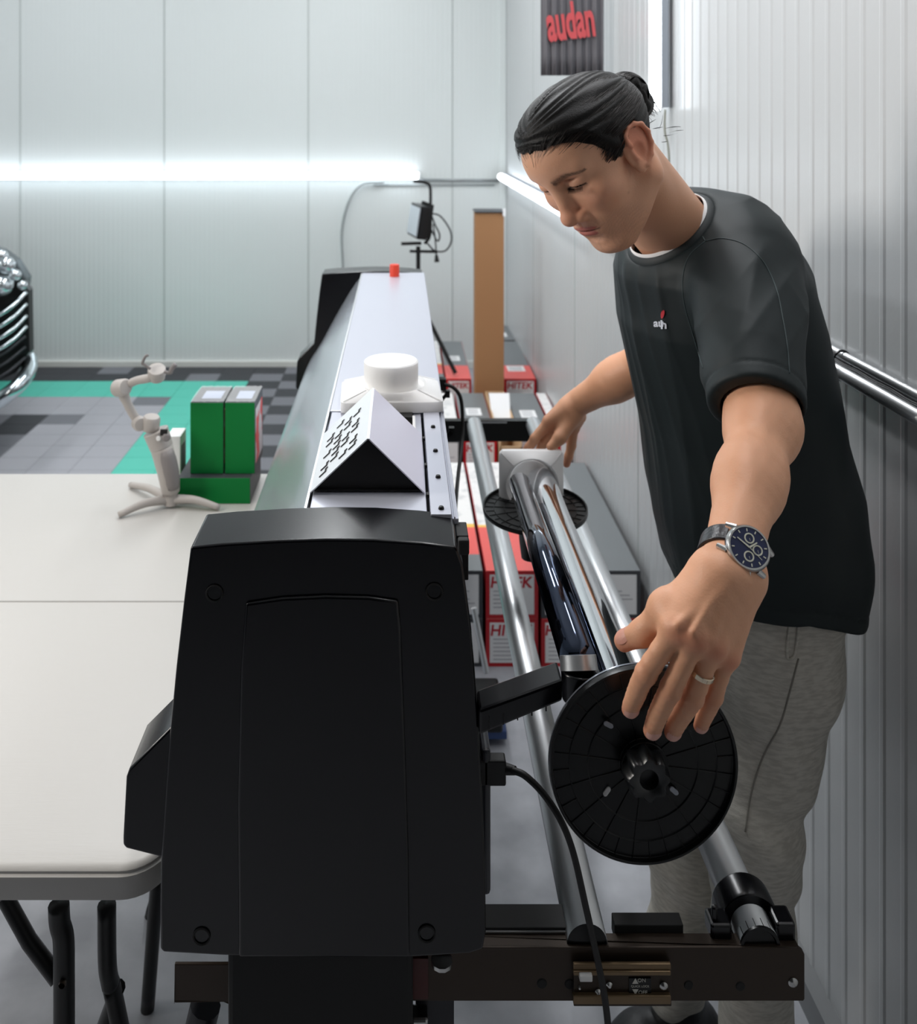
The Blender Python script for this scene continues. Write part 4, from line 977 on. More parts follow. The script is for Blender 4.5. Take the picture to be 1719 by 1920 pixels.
# nails as colour and faint ridge
cols = np.tile(linrgb((220, 164, 130)), (len(V2), 1))
for nme, f, q, r in FN+[('thumb', None, [T[0], T[1], T[2], T[3]], (.02, .014, .0118, .0098))]:
    blend(gauss(V2, q[0]+np.array((0, -.01, 0), f4), (.010,)*3), (205, 112, 90), .55 if nme != 'thumb' else .1)
    blend(gauss(V2, q[1], (.012,)*3), (190, 118, 92), .5); blend(gauss(V2, q[3], (.013,)*3), (200, 116, 96), .6)
C2 = cols
# nails geometry (small shells) gathered later as part of the body mesh
def nail(tip, prev, r, up):
    d = (tip-prev)/np.linalg.norm(tip-prev); up = up-d*(up@d); up /= np.linalg.norm(up); sd = np.cross(d, up)
    vs = []; n1, n2 = 7, 7
    c = tip-d*(r*.55)
    for i in range(n1):
        for j in range(n2):
            t = i/(n1-1)*2-1; a = (j/(n2-1)*2-1)*.95*math.sqrt(max(0, 1-.30*t*t)) if t < 0 else (j/(n2-1)*2-1)*.95*math.sqrt(max(0, 1-.45*t*t))
            rr_ = r*1.12*(1-.10*max(t, 0)**2-.05*max(-t, 0)**2)
            vs.append(c+d*(t*r*.78)+up*(rr_*math.cos(a))+sd*(rr_*math.sin(a)))
    fs = [(i*n2+j, i*n2+j+1, (i+1)*n2+j+1, (i+1)*n2+j) for i in range(n1-1) for j in range(n2-1)]
    return np.array(vs), np.array(fs)

# ---- right arm and hand (far)
sh_r, el_r, wr_r = PP(1330, 470, 1.64), PP(1228, 668, 1.80), PP(1080, 757, 1.90)
FR = {'index': [(1030, 790, 1.895), (1003, 822, 1.892), (992, 838, 1.895), (984, 848, 1.900)],
      'middle': [(1040, 800, 1.900), (1018, 830, 1.902), (1012, 846, 1.905), (1006, 858, 1.910)],
      'ring': [(1052, 806, 1.915), (1036, 838, 1.925), (1030, 854, 1.930), (1026, 866, 1.935)],
      'little': [(1075, 800, 1.940), (1071, 836, 1.950), (1066, 856, 1.950), (1062, 870, 1.950)]}
AR = [(caps(sh_r, el_r, .050, .043), 0), (caps(el_r, wr_r+(el_r-wr_r)*.5, .043, .037), .02), (caps(wr_r+(el_r-wr_r)*.55, wr_r, .036, .0265), .03)]
for nme, wpt in (('index', (1062, 768, 1.895)), ('middle', (1066, 772, 1.900)), ('ring', (1072, 776, 1.915)), ('little', (1080, 780, 1.930))):
    AR.append((caps(PP(*wpt), PP(*FR[nme][0]), .021, .014), .014))
AR += [(caps(PP(1075, 780, 1.890), PP(1050, 820, 1.870), .017, .013), .012), (caps(PP(1050, 820, 1.870), PP(1033, 838, 1.865), .012, .0095), .008)]
palm_r = un(AR); FNR = []
for nme, pts in FR.items():
    q = [PP(*x) for x in pts]; FNR.append(un([(caps(q[0], q[1], .0112, .0098), 0), (caps(q[1], q[2], .0098, .0088), .004), (caps(q[2], q[3], .0088, .0076), .004)]))
def arm_r_f(p):
    d = palm_r(p)
    fd = None
    for f in FNR:
        x = f(p); fd = x if fd is None else smin(fd, x, .0015)
    return smin(d, fd, .006)+.0002*nz(p, 200, 4)
V3_, Q3 = mesh_sdf(arm_r_f, (.20, 1.55, .88), (.66, 2.06, 1.50), .003)
cols = np.tile(linrgb((216, 160, 126)), (len(V3_), 1))
for pts in FR.values():
    blend(gauss(V3_, PP(*pts[0]), (.012,)*3), (196, 112, 88), .5); blend(gauss(V3_, PP(*pts[3]), (.015,)*3), (196, 112, 88), .5)
C3 = cols

# ---- torso sections shared by body and shirt
ZS = np.array([.70, .80, .86, .90, .98, 1.064, 1.15, 1.236, 1.321, 1.40, 1.46, 1.52, 1.56], f4)
CX = np.array([.555, .562, .570, .577, .572, .560, .543, .526, .507, .492, .478, .462, .45], f4)
AX = np.array([.108, .120, .134, .147, .155, .158, .152, .153, .152, .142, .115, .075, .03], f4)
CY = np.array([1.50, 1.50, 1.50, 1.50, 1.50, 1.50, 1.50, 1.50, 1.50, 1.50, 1.50, 1.49, 1.48], f4)
BY = np.array([.165, .17, .175, .176, .175, .172, .172, .178, .188, .190, .165, .11, .05], f4)
def loft(p, infl=0., zlo=-9, pw=2.3):
    z = p[:, 2]; cx_ = np.interp(z, ZS, CX); a = np.interp(z, ZS, AX)+infl; cy_ = np.interp(z, ZS, CY); b = np.interp(z, ZS, BY)+infl
    q = (np.abs((p[:, 0]-cx_)/a)**pw+np.abs((p[:, 1]-cy_)/b)**pw)**(1/pw)
    return (q-1)*np.minimum(a, b)*.9
LEG = {'near': [PP(1455, 1262, 1.455), PP(1408, 1560, 1.40), PP(1420, 2010, 1.45)], 'far': [PP(1420, 1200, 1.58), PP(1298, 1600, 1.60), PP(1262, 1850, 1.63)]}
def legs(infl):
    L = []
    for k, (h_, kn, an) in LEG.items():
        L += [(caps(h_, kn, .070+infl, .050+infl), .03), (caps(kn, an, .048+infl, .034+infl), .02)]
    return L
pel = ell((.570, 1.51, .82), (.092, .13, .10))
body_lo = un([(pel, 0)]+[(f, .03) for f, _ in legs(0)])
def torso_f(p):
    d = loft(p, -.034); d = smax(d, p[:, 2]-1.50, .03); d = smax(d, .74-p[:, 2], .01); return smin(d, body_lo(p), .03)
V4, Q4 = mesh_sdf(torso_f, (.30, 1.22, .02), (.80, 1.78, 1.56), .012, 1)
C4 = np.tile(linrgb((208, 152, 120)), (len(V4), 1))
Vs = [V1, V2, V3_, V4]; Qs = [Q1, Q2, Q3, Q4]; Cs = [C_head, C2, C3, C4]
for nme, f, q, r in FN:
    nv, nf = nail(q[3].astype(float), q[2].astype(float), r[3], np.array((0, -1., .25))); Vs.append(nv); Qs.append(nf); Cs.append(np.tile(linrgb((228, 172, 158)), (len(nv), 1)))
nv, nf = nail(T[3].astype(float), T[2].astype(float), .0098, np.array((-.35, -.35, .85))); Vs.append(nv); Qs.append(nf); Cs.append(np.tile(linrgb((212, 150, 132)), (len(nv), 1)))
o = 0; Qa = []
for v_, q_ in zip(Vs, Qs): Qa.append(q_+o); o += len(v_)
M_skin = mat('skin', (205, 150, 118), .48, vcol='col', bump=(420, .12, 3), spec=.4, sss=.12)
person = np_mesh('person', np.concatenate(Vs), np.concatenate(Qa), M_skin, None, np.concatenate(Cs))
tag(person, '', 'person')
person['label'] = 'man in dark green t-shirt and grey joggers leaning over the chrome roll'

# ---- hair
HC = np.array((-.005, 0, .03), f4)
zx = np.array([-.12, -.095, -.075, -.05, -.03, -.020, -.008, .012, .020, .026, .034, .043, .052, .062, .074, .085, .12])
zz_ = np.array([-.055, -.058, -.055, -.045, -.034, -.010, .012, .022, .006, -.008, -.002, .016, .036, .048, .058, .064, .070])
def hair_region(q):
    zl = np.interp(q[:, 0], zx, zz_)
    yy = np.abs(q[:, 1]); zl = np.where(q[:, 0] > .03, zl+.010*np.clip(1-yy/.03, 0, 1)*0, zl)
    return (zl-q[:, 2])
bunc = np.array((-.099, .004, .020), f4)
bun = un([(ell(bunc, (.030, .030, .032)), 0), (ell(bunc+np.array((-.006, .0, -.026), f4), (.021, .023, .020)), .006), (caps((-.075, 0, .022), (-.090, 0, .022), .022, .014), .012)])
def hair_l(q):
    th = .0075+.0035*np.clip((q[:, 2]-.02)/.06, 0, 1)
    g = hair_region(q); th2 = th*np.clip(.08-g/.026, 0, 1)
    d = skull(q)-th2
    d = smax(d, g, .003)
    ang = np.arctan2(q[:, 2]-.03-(q[:, 0]+.115)*.25, np.abs(q[:, 1])+.02)
    d = d+.0011*np.sin(ang*34+np.sin(ang*11+q[:, 0]*30)*2.0)
    b = bun(q); bq = q-bunc; ba = np.arctan2(bq[:, 2], bq[:, 0]); b = b+.0014*np.sin(ba*5+bq[:, 1]*260)
    return smin(d, b, .006)
def hair_f(p): return hair_l(toL(p))*HS
V5, Q5 = mesh_sdf(hair_f, (.13, 1.12, 1.46), (.50, 1.54, 1.80), .0026, 1)
M_hair = mat('dark_hair', (12, 10, 9), .5, bump=(500, .3, 3), spec=.22, scale=(1, 1, 1))
hair = np_mesh('hair', V5, Q5, M_hair, person); hair['label'] = 'dark hair tied back in a bun'
M_str = mat('hair_strand', (32, 25, 22), .36, spec=.4)
rs = np.random.RandomState(3); S_, D_ = [], []
bd = np.array((-.088, 0, .022))-HC; bd /= np.linalg.norm(bd)
N_ = 3000; st = []
while len(st) < N_:
    x = rs.uniform(-.10, .098); sg = 1 if rs.rand() < .62 else -1
    if rs.rand() < .45:   # from the hairline
        zl = np.interp(x, zx, zz_)+rs.uniform(0, .006); y = 0
        if x > .06: y = sg*rs.uniform(0, .055)
        else: y = sg*.07
        st.append((x, y, zl))
    else:
        v = rs.randn(3); v[2] = abs(v[2]); v /= np.linalg.norm(v); st.append(tuple(np.array(HC)+v*.09))
st = np.array(st, f4); dirs = st-HC; dirs /= np.linalg.norm(dirs, axis=1)[:, None]
K = 16; pts = []
om = np.arccos(np.clip(dirs@bd, -1, 1)); ext = rs.uniform(.75, 1.0, len(dirs))
for k in range(K):
    t = (k/(K-1))*ext; so = np.sin(om)+1e-6
    dd_ = (np.sin((1-t)*om)/so)[:, None]*dirs+(np.sin(t*om)/so)[:, None]*bd
    dd_[:, 2] += (.10*np.sin(t*math.pi))*(np.abs(dirs[:, 1]) > .3); dd_ /= np.linalg.norm(dd_, axis=1)[:, None]
    a_ = np.full(len(dd_), .03); b_ = np.full(len(dd_), .15)
    for _ in range(18):
        m_ = (a_+b_)/2; inside = (skull((HC+dd_*m_[:, None]).astype(f4))-.0085) < 0; a_ = np.where(inside, m_, a_); b_ = np.where(inside, b_, m_)
    lift = rs.uniform(-.0006, .0016, len(dd_)); base = a_ - .0062*np.clip(1-k/2.5, 0, 1)
    pts.append(HC+dd_*(base+lift*(k > 0))[:, None])
pts = np.stack(pts, 1); ok = (hair_region(pts[:, 1].astype(f4)) < .004) & ~((pts[:, :, 0] > -.040) & (pts[:, :, 0] < .018) & (pts[:, :, 2] < .024) & (np.abs(pts[:, :, 1]) > .05)).any(1)
strands = pts[ok]
# bun strands
bs = []
for i in range(260):
    a0 = rs.uniform(0, 6.28); tilt = rs.uniform(-.9, .9); r_ = .0305; q = []
    for k in range(K):
        a = a0+k*.16; v = np.array((math.cos(a), math.sin(tilt), math.sin(a))); v[0] *= math.cos(tilt); v[2] *= math.cos(tilt)
        q.append(bunc+v*np.array((.030, .031, .033))*1.02)
    bs.append(q)
for i in range(70):   # frayed ends under the bun
    a = rs.uniform(-1, 1); b0 = bunc+np.array((-.012+rs.uniform(-.012, .012), rs.uniform(-.016, .016), -.030)); d = np.array((-.35+rs.uniform(-.3, .5), a*.3, -1.)); d /= np.linalg.norm(d); L0 = rs.uniform(.012, .026)
    bs.append([b0+d*L0*k/(K-1) for k in range(K)])
for i in range(8):   # stray wisps on the nape
    b0 = np.array((-.085+rs.uniform(-.01, .02), rs.uniform(.01, .05), -.045+rs.uniform(-.01, .02))); d = np.array((-.8, rs.uniform(0, .5), rs.uniform(-.7, .3))); d /= np.linalg.norm(d); L0 = rs.uniform(.012, .03); c_ = rs.randn(3)*.25
    bs.append([b0+(d*k/(K-1)+c_*(k/(K-1))**2)*L0 for k in range(K)])
for i in range(120):   # sideburn wisps
    b0 = np.array((rs.uniform(.030, .055), .066, rs.uniform(-.008, .034))); d = np.array((-.8, .05, .5+rs.uniform(-.3, .3))); d /= np.linalg.norm(d)
    q = []
    for k in range(K):
        x = (b0+d*.028*k/(K-1)).astype(f4)[None]
        for _ in range(4): s0 = float(skull(x)[0]); x = x+np.array(((0, -(s0-.0025-.003*k/K), 0),), f4)
        q.append(x[0])
    bs.append(q)
strands = np.concatenate([strands, np.array(bs, f4)])
W = toW(strands.reshape(-1, 3)).reshape(strands.shape); ns = len(W)
t_ = np.gradient(W, axis=1); t_ /= np.linalg.norm(t_, axis=2)[..., None]+1e-9
nrm = W-toW([HC])[0]; nrm /= np.linalg.norm(nrm, axis=2)[..., None]; sd_ = np.cross(t_, nrm); sd_ /= np.linalg.norm(sd_, axis=2)[..., None]+1e-9
rr_ = (np.sin(np.linspace(.25, math.pi-.2, K))*.00065)[None, :, None]
ring = np.stack([W+sd_*rr_, W+nrm*rr_*.9, W-sd_*rr_], 2)     # ns,K,3,3
Vh = ring.reshape(-1, 3); base = (np.arange(ns)*K*3)[:, None]
fq = []
for k in range(K-1):
    for j in range(3): fq.append([k*3+j, k*3+(j+1) % 3, (k+1)*3+(j+1) % 3, (k+1)*3+j])
fq = np.array(fq); Qh = (base[:, :, None]+fq[None]).reshape(-1, 4)
so_ = np_mesh('hair_strands', Vh, Qh, M_str, hair); so_['kind'] = 'stuff'
# eyelashes
b = MB()
for sg in (1,):
    for i in range(26):
        y = .0175+.027*i/25; x0_ = .0915-.35*(abs(y-.031))**1.0*1.0*.5; z0_ = -.0008-.02*max(abs(y-.031)-.006, 0)
        a = toW([(x0_, sg*y, z0_)])[0]; c = toW([(x0_+.0055, sg*(y+(y-.031)*.12), z0_-.0042)])[0]
        b.tube([a, (a+c)/2+(0*a), c], [.00035, .0003, .0001], 4)
b.build('eyelashes', M_hair, person, True)

# ---- T-shirt
M_shirt = mat('dark_green_jersey', (22, 32, 34), .58, bump=(1500, .12, 2), spec=.35)
sl_e = PP(1418, 762, 1.147)
sl_r = PP(1222, 600, 1.70)
cn = np.array((-.62, -.28, .73), f4); cn /= np.linalg.norm(cn)      # collar normal
cc_ = np.array((.418, 1.432, 1.470), f4)
cu = np.cross(cn, V3(0, 1, 0)); cu /= np.linalg.norm(cu); cv = np.cross(cn, cu)
def collar_pt(a, r, h): return cc_+cu*(r*math.cos(a)*1.08)+cv*(r*math.sin(a))+cn*h
sleeve_L = un([(caps(sh_l+V3(.002, .018, -.005), sl_e, .080, .059), 0)])
sleeve_R = caps(sh_r, sl_r, .075, .062)
dsl = (sl_e-sh_l)/np.linalg.norm(sl_e-sh_l); dsr = (sl_r-sh_r)/np.linalg.norm(sl_r-sh_r)
arm_in = caps(sh_l, el_l, .052, .0435); arm_inr = caps(sh_r, el_r, .056, .050)
yoke = un([(caps(sh_l+V3(.005, .05, .012), cc_+V3(.02, .03, -.03), .074, .070), 0), (caps(sh_r+V3(.0, -.03, .0), cc_+V3(.03, .04, -.03), .070, .070), .05), (caps(cc_+V3(.02, .02, -.04), PP(1430, 520, 1.5), .063, .066), .05)])
def rid(a): return (1-np.abs(np.sin(a)))**1.6
def folds(p):
    """cloth folds, all in the shape of the cloth"""
    x, y, z = p[:, 0], p[:, 1], p[:, 2]
    d = 0
    # drape folds falling down the front from the collar
    th = np.arctan2(1.5-y, np.interp(z, ZS, CX)-x)      # 0 = straight ahead, grows towards the near side
    w1 = np.clip((1.47-z)/.08, 0, 1)*np.clip((z-.95)/.2, .25, 1)*np.exp(-((th-.45)/.55)**2)
    d = d-.0042*w1*rid(th*7.5+np.sin(z*8)*.35+.3)-.0022*w1*rid(th*13+z*3.+np.sin(z*15)*.4)
    d = d-.0026*np.exp(-((th-.9)/.6)**2)*rid(th*5+z*7+.5)*np.clip((1.3-z)/.2, 0, 1)
    # broad soft folds to the back and hem
    d = d+.0028*np.sin(x*48-z*16+y*18)*np.clip((1.2-z)/.2, 0, 1)
    d = d+.0022*np.sin(z*55+x*30+np.sin(y*25)*1.5)*np.clip((1.08-z)/.12, 0, 1)
    return d
tl_ = float((sl_e-sh_l)@dsl)
def sl_folds(p):
    q = p-sh_l; t = q@dsl; e1 = np.cross(dsl, V3(0, 1, 0)); e1 /= np.linalg.norm(e1); w_ = q@e1
    cut = np.clip((t-.0)/.06, 0, 1)*np.clip((tl_-.025-t)/.04, 0, 1)
    d = -.0042*rid(w_*36+t*7+.4)*cut-.0020*rid(w_*24-t*22+1.1)*np.exp(-((t-.12)/.06)**2)*cut-.0022*rid(w_*60+t*30)*cut
    d = d+.0022*np.sin(w_*50+t*30)*cut+.0012
    # folds across the shoulder cap
    return d
def sh_folds(p):
    q = p-np.asarray(PP(1390, 420, 1.40)); r_ = np.exp(-(q**2).sum(1)/.0075)
    return -.0052*rid(q[:, 2]*55+q[:, 0]*30+.5)*r_-.0030*rid(q[:, 2]*80-q[:, 0]*20)*r_
def shirt_f(p):
    d = loft(p, 0.0)
    d = smax(d, p[:, 2]-1.53, .04)
    d = smin(d, yoke(p), .045)
    d = d+folds(p)+sh_folds(p)
    s1 = sleeve_L(p)+sl_folds(p); s1 = smax(s1, (p-sl_e)@dsl+.0, .006)
    e_ = (p-sl_e)@dsl
    s1 = s1+.0014*np.exp(-((e_+.022)/.0022)**2)             # cuff seam
    s1 = smax(s1, -smax(arm_in(p)-.003, -(e_+.05), .002), .003)
    s2 = smax(sleeve_R(p), (p-sl_r)@dsr, .006)
    s2 = smax(s2, -smax(arm_inr(p)-.003, -((p-sl_r)@dsr+.05), .002), .003)
    d = smin(d, s1, .020); d = smin(d, s2, .02)
    # armhole seam groove
    sa = (p-(sh_l+dsl*-.012))@dsl; near = np.exp(-((p-sh_l)**2).sum(1)/.012)
    # hem
    hem = .925-.045*np.clip((p[:, 0]-.58)/.14, 0, 1)
    d = smax(d, hem-p[:, 2], .004)
    hz = p[:, 2]-hem; d = d+.0012*np.exp(-((hz-.022)/.002)**2)
    # neck opening
    q = p-cc_; h_ = q@cn; rad_ = np.sqrt(((q@cu)/1.08)**2+(q@cv)**2)
    hole = smax(rad_-.066, -(h_+.05), .01)
    d = smax(d, -hole, .006)
    d = smax(d, h_-.012, .012)
    return d
V6, Q6 = mesh_sdf(shirt_f, (.29, 1.06, .80), (.80, 1.80, 1.62), .0036)
shirt = np_mesh('t_shirt', V6, Q6, M_shirt, person); shirt['label'] = 'dark green jersey t-shirt'
sb = BVHTree.FromPolygons([Vector(map(float, v)) for v in V6], [tuple(map(int, q)) for q in Q6])
# collar ribs
b = MB(); ringp = []
for i in range(48):
    a = 2*math.pi*i/48; ringp.append(collar_pt(a, .0665, .010))
def strip(r0, h0, r1, h1, th, name, m, par, n=72):
    vs = []
    for i in range(n):
        a = 2*math.pi*i/n
        for rr__, hh in ((r0, h0), ((r0+r1)/2+th*.6, (h0+h1)/2), (r1, h1), (r1-th, h1), ((r0+r1)/2-th*.4, (h0+h1)/2), (r0-th, h0)): vs.append(Vector(map(float, collar_pt(a, rr__, hh))))
    fs = [(i*6+k, i*6+(k+1) % 6, ((i+1) % n)*6+(k+1) % 6, ((i+1) % n)*6+k) for i in range(n) for k in range(6)]
    return MB().add(vs, fs).build(name, m, par, 'all')
strip(.0745, -.004, .0655, .017, .004, 'collar', mat('collar_rib', (22, 31, 33), .6), shirt)
strip(.067, .0, .0615, .0215, .0015, 'undershirt', mat('white_cotton', (236, 236, 236), .8), person)
def on_shirt(u, v, lift=.0012):
    o_ = Vector((0, 0, H)); d = (P(u, v, 1.)-o_).normalized(); hit, n_, _, _ = sb.ray_cast(o_, d)
    return (hit+n_*lift if n_.dot(d) < 0 else hit-n_*lift) if hit else None
def seam(pts, name):
    q = [on_shirt(u, v, .0001) for u, v in [(x.x, x.y) for x in spline([Vector((a, b_, 0)) for a, b_ in pts], 10)]]
    q = [x for x in q if x is not None]
    if len(q) > 2: MB().tube(q, .0009, 6).build(name, M_seam, shirt, 'all')
M_seam = mat('seam_thread', (48, 62, 64), .6)
seam([(1272, 378), (1290, 400), (1306, 425), (1322, 452)], 'shoulder_seam')
seam([(1322, 452), (1292, 480), (1280, 520), (1283, 570), (1300, 630), (1318, 690)], 'armhole_seam')
seam([(1322, 452), (1355, 447), (1395, 458), (1430, 490), (1455, 540), (1468, 600), (1476, 650), (1480, 700)], 'armhole_seam')
# chest print
def decal(vsfs, m, name, par, du, dv):
    vs, fs = vsfs; out = []
    for q in vs:
        h_ = on_shirt(du+q[0], dv-q[1], .0012+(0.0004 if q[2] > 0 else 0)); out.append(h_ if h_ is not None else Vector((0, 0, 0)))
    return MB().add(out, fs).build(name, m, par)
M_pw = mat('print_white', (225, 230, 240), .6)
I4 = Matrix.Identity(4)
decal(text('au', 20, I4, .1, .55), M_pw, 'chest_lettering', shirt, 1236, 606)
decal(text('h', 23, Matrix.Rotation(math.radians(3), 4, 'Z'), .1, .45), M_pw, 'chest_lettering', shirt, 1245, 609)
dp = [(6*math.cos(a)*.5*(1+.2*math.sin(a))+math.sin(a)*1.2, 8*math.sin(a), .1) for a in np.linspace(0, 2*math.pi, 16, endpoint=False)]
decal((dp, [tuple(range(16))]), mat('print_red', (205, 50, 62), .6), 'chest_drop', shirt, 1243, 589)

# ---- joggers
M_jog = mat('grey_joggers', (206, 202, 192), .85, mix=((184, 180, 170), 55, .4, .62), bump=(300, .35, 3), scale=(1, 1, 4))
jl = []
for k, (h_, kn, an) in LEG.items():
    jl += [(caps(h_, kn, .090, .067), .04), (caps(kn, an, .067, .050), .03)]
pelj = ell((.572, 1.51, .83), (.116, .150, .12))
jog0 = un([(pelj, 0), (lambda p: smax(loft(p, -.020), .76-p[:, 2], .03), .03)]+jl)
def jog_f(p):
    d = jog0(p); d = smax(d, p[:, 2]-.985, .01)
    d = d+.0035*np.sin(p[:, 2]*38+p[:, 0]*46+np.sin(p[:, 1]*20)*2)*np.clip((.86-p[:, 2])/.2, 0, 1)+.0022*nz(p, 45, 8)
    for (kn) in (LEG['near'][1], LEG['far'][1]):
        r_ = np.exp(-((p-kn)**2).sum(1)/.012); d = d+.004*r_*np.sin((p[:, 2]-kn[2])*90+p[:, 0]*40)
    return d
V7, Q7 = mesh_sdf(jog_f, (.32, 1.24, .06), (.80, 1.76, 1.02), .006)
jog = np_mesh('joggers', V7, Q7, M_jog, person); jog['label'] = 'grey marl jogger trousers'
jb = BVHTree.FromPolygons([Vector(map(float, v)) for v in V7], [tuple(map(int, q)) for q in Q7])
def on_jog(u, v, lift=.0):
    o_ = Vector((0, 0, H)); d = (P(u, v, 1.)-o_).normalized(); hit, n_, _, _ = jb.ray_cast(o_, d)
    return hit-d*lift if hit else None
for pts, r_, nm, m_ in (([(1497, 1165), (1494, 1200), (1489, 1230), (1476, 1233), (1477, 1200), (1481, 1168)], .0022, 'pocket_welt', M_jog), ([(1497, 1235), (1480, 1300), (1462, 1360), (1430, 1420), (1408, 1490), (1397, 1560)], .0012, 'side_seam', mat('jog_seam', (140, 136, 128), .9))):
    q = [on_jog(x.x, x.y, .001) for x in spline([Vector((a, b_, 0)) for a, b_ in pts], 6)]; q = [x for x in q if x is not None]
    if len(q) > 3: MB().tube(q, r_, 6).build(nm, m_, jog, 'all')
# ---- shoes
M_shoe = mat('black_shoe', (12, 14, 18), .5, bump=(60, .4))
for k in ('far', 'near'):
    an = LEG[k][2]; a0 = an.copy(); a0[2] = .0
    sf = un([(caps(V3(a0[0]+.045, a0[1]+.01, .045), V3(a0[0]-.06, a0[1]-.02, .045), .042, .044), 0), (caps(V3(a0[0]-.06, a0[1]-.02, .040), V3(a0[0]-.14, a0[1]-.045, .034), .044, .034), .03), (caps(V3(a0[0]+.02, a0[1], .06), V3(a0[0]+.01, a0[1], .12), .042, .044), .03)])
    g_ = lambda p, sf=sf: smax(sf(p), .004-p[:, 2], .004)
    v_, q_ = mesh_sdf(g_, (a0[0]-.2, a0[1]-.11, -.01), (a0[0]+.11, a0[1]+.09, .18), .006, 1)
    so2 = np_mesh('shoe', v_, q_, M_shoe, person)
    MB().tube(spline([Vector((a0[0]+.09, a0[1]+.012, .012)), Vector((a0[0], a0[1]-.042, .012)), Vector((a0[0]-.1, a0[1]-.075, .012)), Vector((a0[0]-.175, a0[1]-.055, .012)), Vector((a0[0]-.165, a0[1]-.02, .012)), Vector((a0[0]-.05, a0[1]+.03, .012)), Vector((a0[0]+.06, a0[1]+.05, .012)), Vector((a0[0]+.09, a0[1]+.012, .012))], 6), .008, 8).build('sole', M_rub, so2, 'all')

# ---- wrist watch
wn = Vector((-.08, -.92, .40)).normalized()                # dial normal
ctr0 = Vector(map(float, wr_l+(el_l-wr_l)*.085)); wn0 = wn
fa = Vector(map(float, (wr_l-el_l))).normalized()              # along the arm towards the hand
wn = (wn-fa*wn.dot(fa)*.45).normalized(); wx = (fa-wn*fa.dot(wn)).normalized(); wy = wn.cross(wx)
wc = ctr0+wn*.0415
t = thing('wrist_watch', 'steel chronograph wrist watch with navy dial on the man\'s left wrist', 'watch', wc)
R_ = .0215
MB().lathe([(0, -.012), (.015, -.012), (.017, -.005), (R_*.97, -.002), (R_, .002), (R_, .005), (R_*.93, .0078), (R_*.86, .0078), (R_*.84, .0066), (0, .0066)], wc, wn, 64).build('case', M_steel, t, True)
dial = MB().lathe([(0, .0070), (R_*.845, .0070), (R_*.845, .0066)], wc, wn, 64).build('dial', mat('navy_dial', (34, 44, 84), .3), t, True)
M_mk = mat('dial_marks', (222, 222, 205), .4)
def dpt(a, r_, h=.0074): return wc+wn*h+(wx*math.cos(a)+wy*math.sin(a))*r_
for a, r_ in ((math.radians(200), .0085), (math.radians(105), .0082), (math.radians(20), .0082)):
    c = dpt(a, r_, .0071); MB().lathe([(.0036, 0), (.0038, .0006), (.0048, .0006), (.0050, 0)], c, wn, 28).build('subdial_ring', M_mk, dial, True)
    MB().prism([c+wx*.0002, c-wx*.0002, c+(wy*.6+wx*.7)*.003], wn*.0006).build('subdial_hand', M_mk, dial)
for k in range(12):
    a = 2*math.pi*k/12; p0, p1 = dpt(a, .0145), dpt(a, .0172); sdv = (wx*-math.sin(a)+wy*math.cos(a))*.0005
    MB().prism([p0-sdv, p0+sdv, p1+sdv, p1-sdv], wn*.0004).build('hour_marker', M_mk, dial)
for a, L0, w_ in ((math.radians(150), .0095, .0009), (math.radians(262), .0135, .0008), (math.radians(75), .015, .0003)):
    c = wc+wn*.0078; d = wx*math.cos(a)+wy*math.sin(a); s0 = (wx*-math.sin(a)+wy*math.cos(a))*w_
    MB().prism([c-s0, c+s0, c+d*L0+s0*.6, c+d*L0-s0*.6], wn*.0004).build('watch_hand', M_mk, dial)
b = MB()
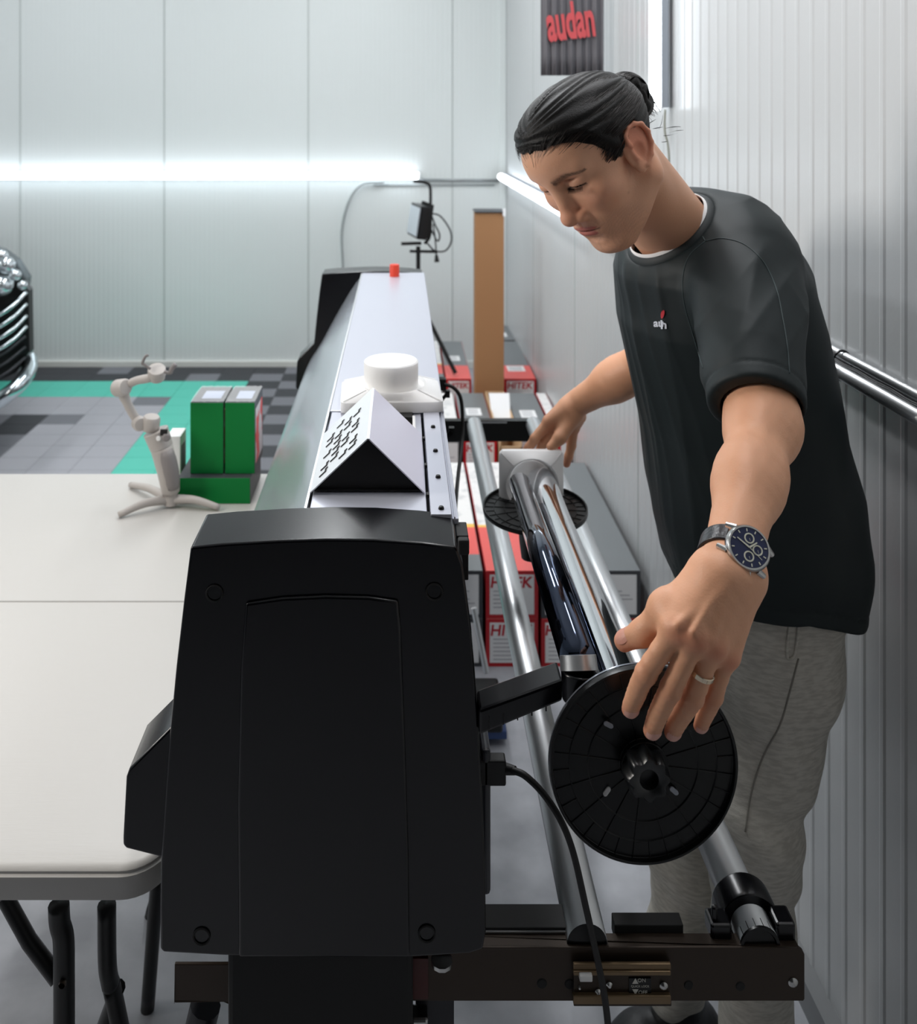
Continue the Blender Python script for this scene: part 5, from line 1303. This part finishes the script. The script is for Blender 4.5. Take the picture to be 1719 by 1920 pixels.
for sg in (1, -1):
    for sx_ in (1, -1):
        p0 = wc+wy*sg*(R_*.72)+wx*sx_*(.0125); p1 = wc+wy*sg*(R_*1.14)+wx*sx_*.0115-wn*.005
        MB().tube([p0, p1], [.0036, .0026], 8).build('lug', M_steel, t, True)
MB().tube([wc+wx*R_*.98+wn*.002, wc+wx*(R_+.006)+wn*.002], .003, 16).build('crown', M_steel, t, True)
for sg in (1, -1):
    p = wx*math.cos(.45)+wy*math.sin(.45)*sg; MB().tube([wc+p*R_*.98+wn*.002, wc+p*(R_+.0045)+wn*.002], .0019, 12).build('pusher', M_steel, t, True)
# strap: ring around the wrist
wax = Vector(map(float, (wr_l+(el_l-wr_l)*.145))); vs = []; n_ = 48
ax0 = fa
ex = (wn-ax0*wn.dot(ax0)).normalized(); ey = ax0.cross(ex)
ctr = ctr0
for i in range(n_+1):
    a = math.radians(32)+math.radians(296)*i/n_; rx, ry = .0288, .0300
    q = ctr+ex*rx*math.cos(a)+ey*ry*math.sin(a); nn = (ex*math.cos(a)/rx+ey*math.sin(a)/ry).normalized(); hw_ = .0105
    vs += [q-ax0*hw_, q-ax0*hw_+nn*.0028, q+ax0*hw_+nn*.0028, q+ax0*hw_]
MB().add(vs, [(i*4+k, i*4+(k+1) % 4, (i+1)*4+(k+1) % 4, (i+1)*4+k) for i in range(n_) for k in range(4)]+[(0, 1, 2, 3), (n_*4+3, n_*4+2, n_*4+1, n_*4)]).build('strap', mat('black_leather', (20, 21, 27), .3, bump=(150, .4)), t, True, bevel=.0008)
# ring
q0, q1 = Vector(map(float, PP(*fing['ring'][0]))), Vector(map(float, PP(*fing['ring'][1])))
_sp = spline([Vector(map(float, PP(*x))) for x in fing['ring']], 10); rc_ = _sp[5]; rd = (_sp[6]-_sp[4]).normalized(); rr0 = .0113
o = MB().lathe([(rr0-.0006, -.0022), (rr0, -.0026), (rr0+.0005, -.002), (rr0+.0005, .002), (rr0, .0026), (rr0-.0006, .0022)], rc_, rd, 40, closed=True).build('finger_ring', mat('pale_gold', (222, 205, 180), .12, 1), None, True)
tag(o, 'plain pale gold ring on the ring finger of the man\'s near hand', 'ring')
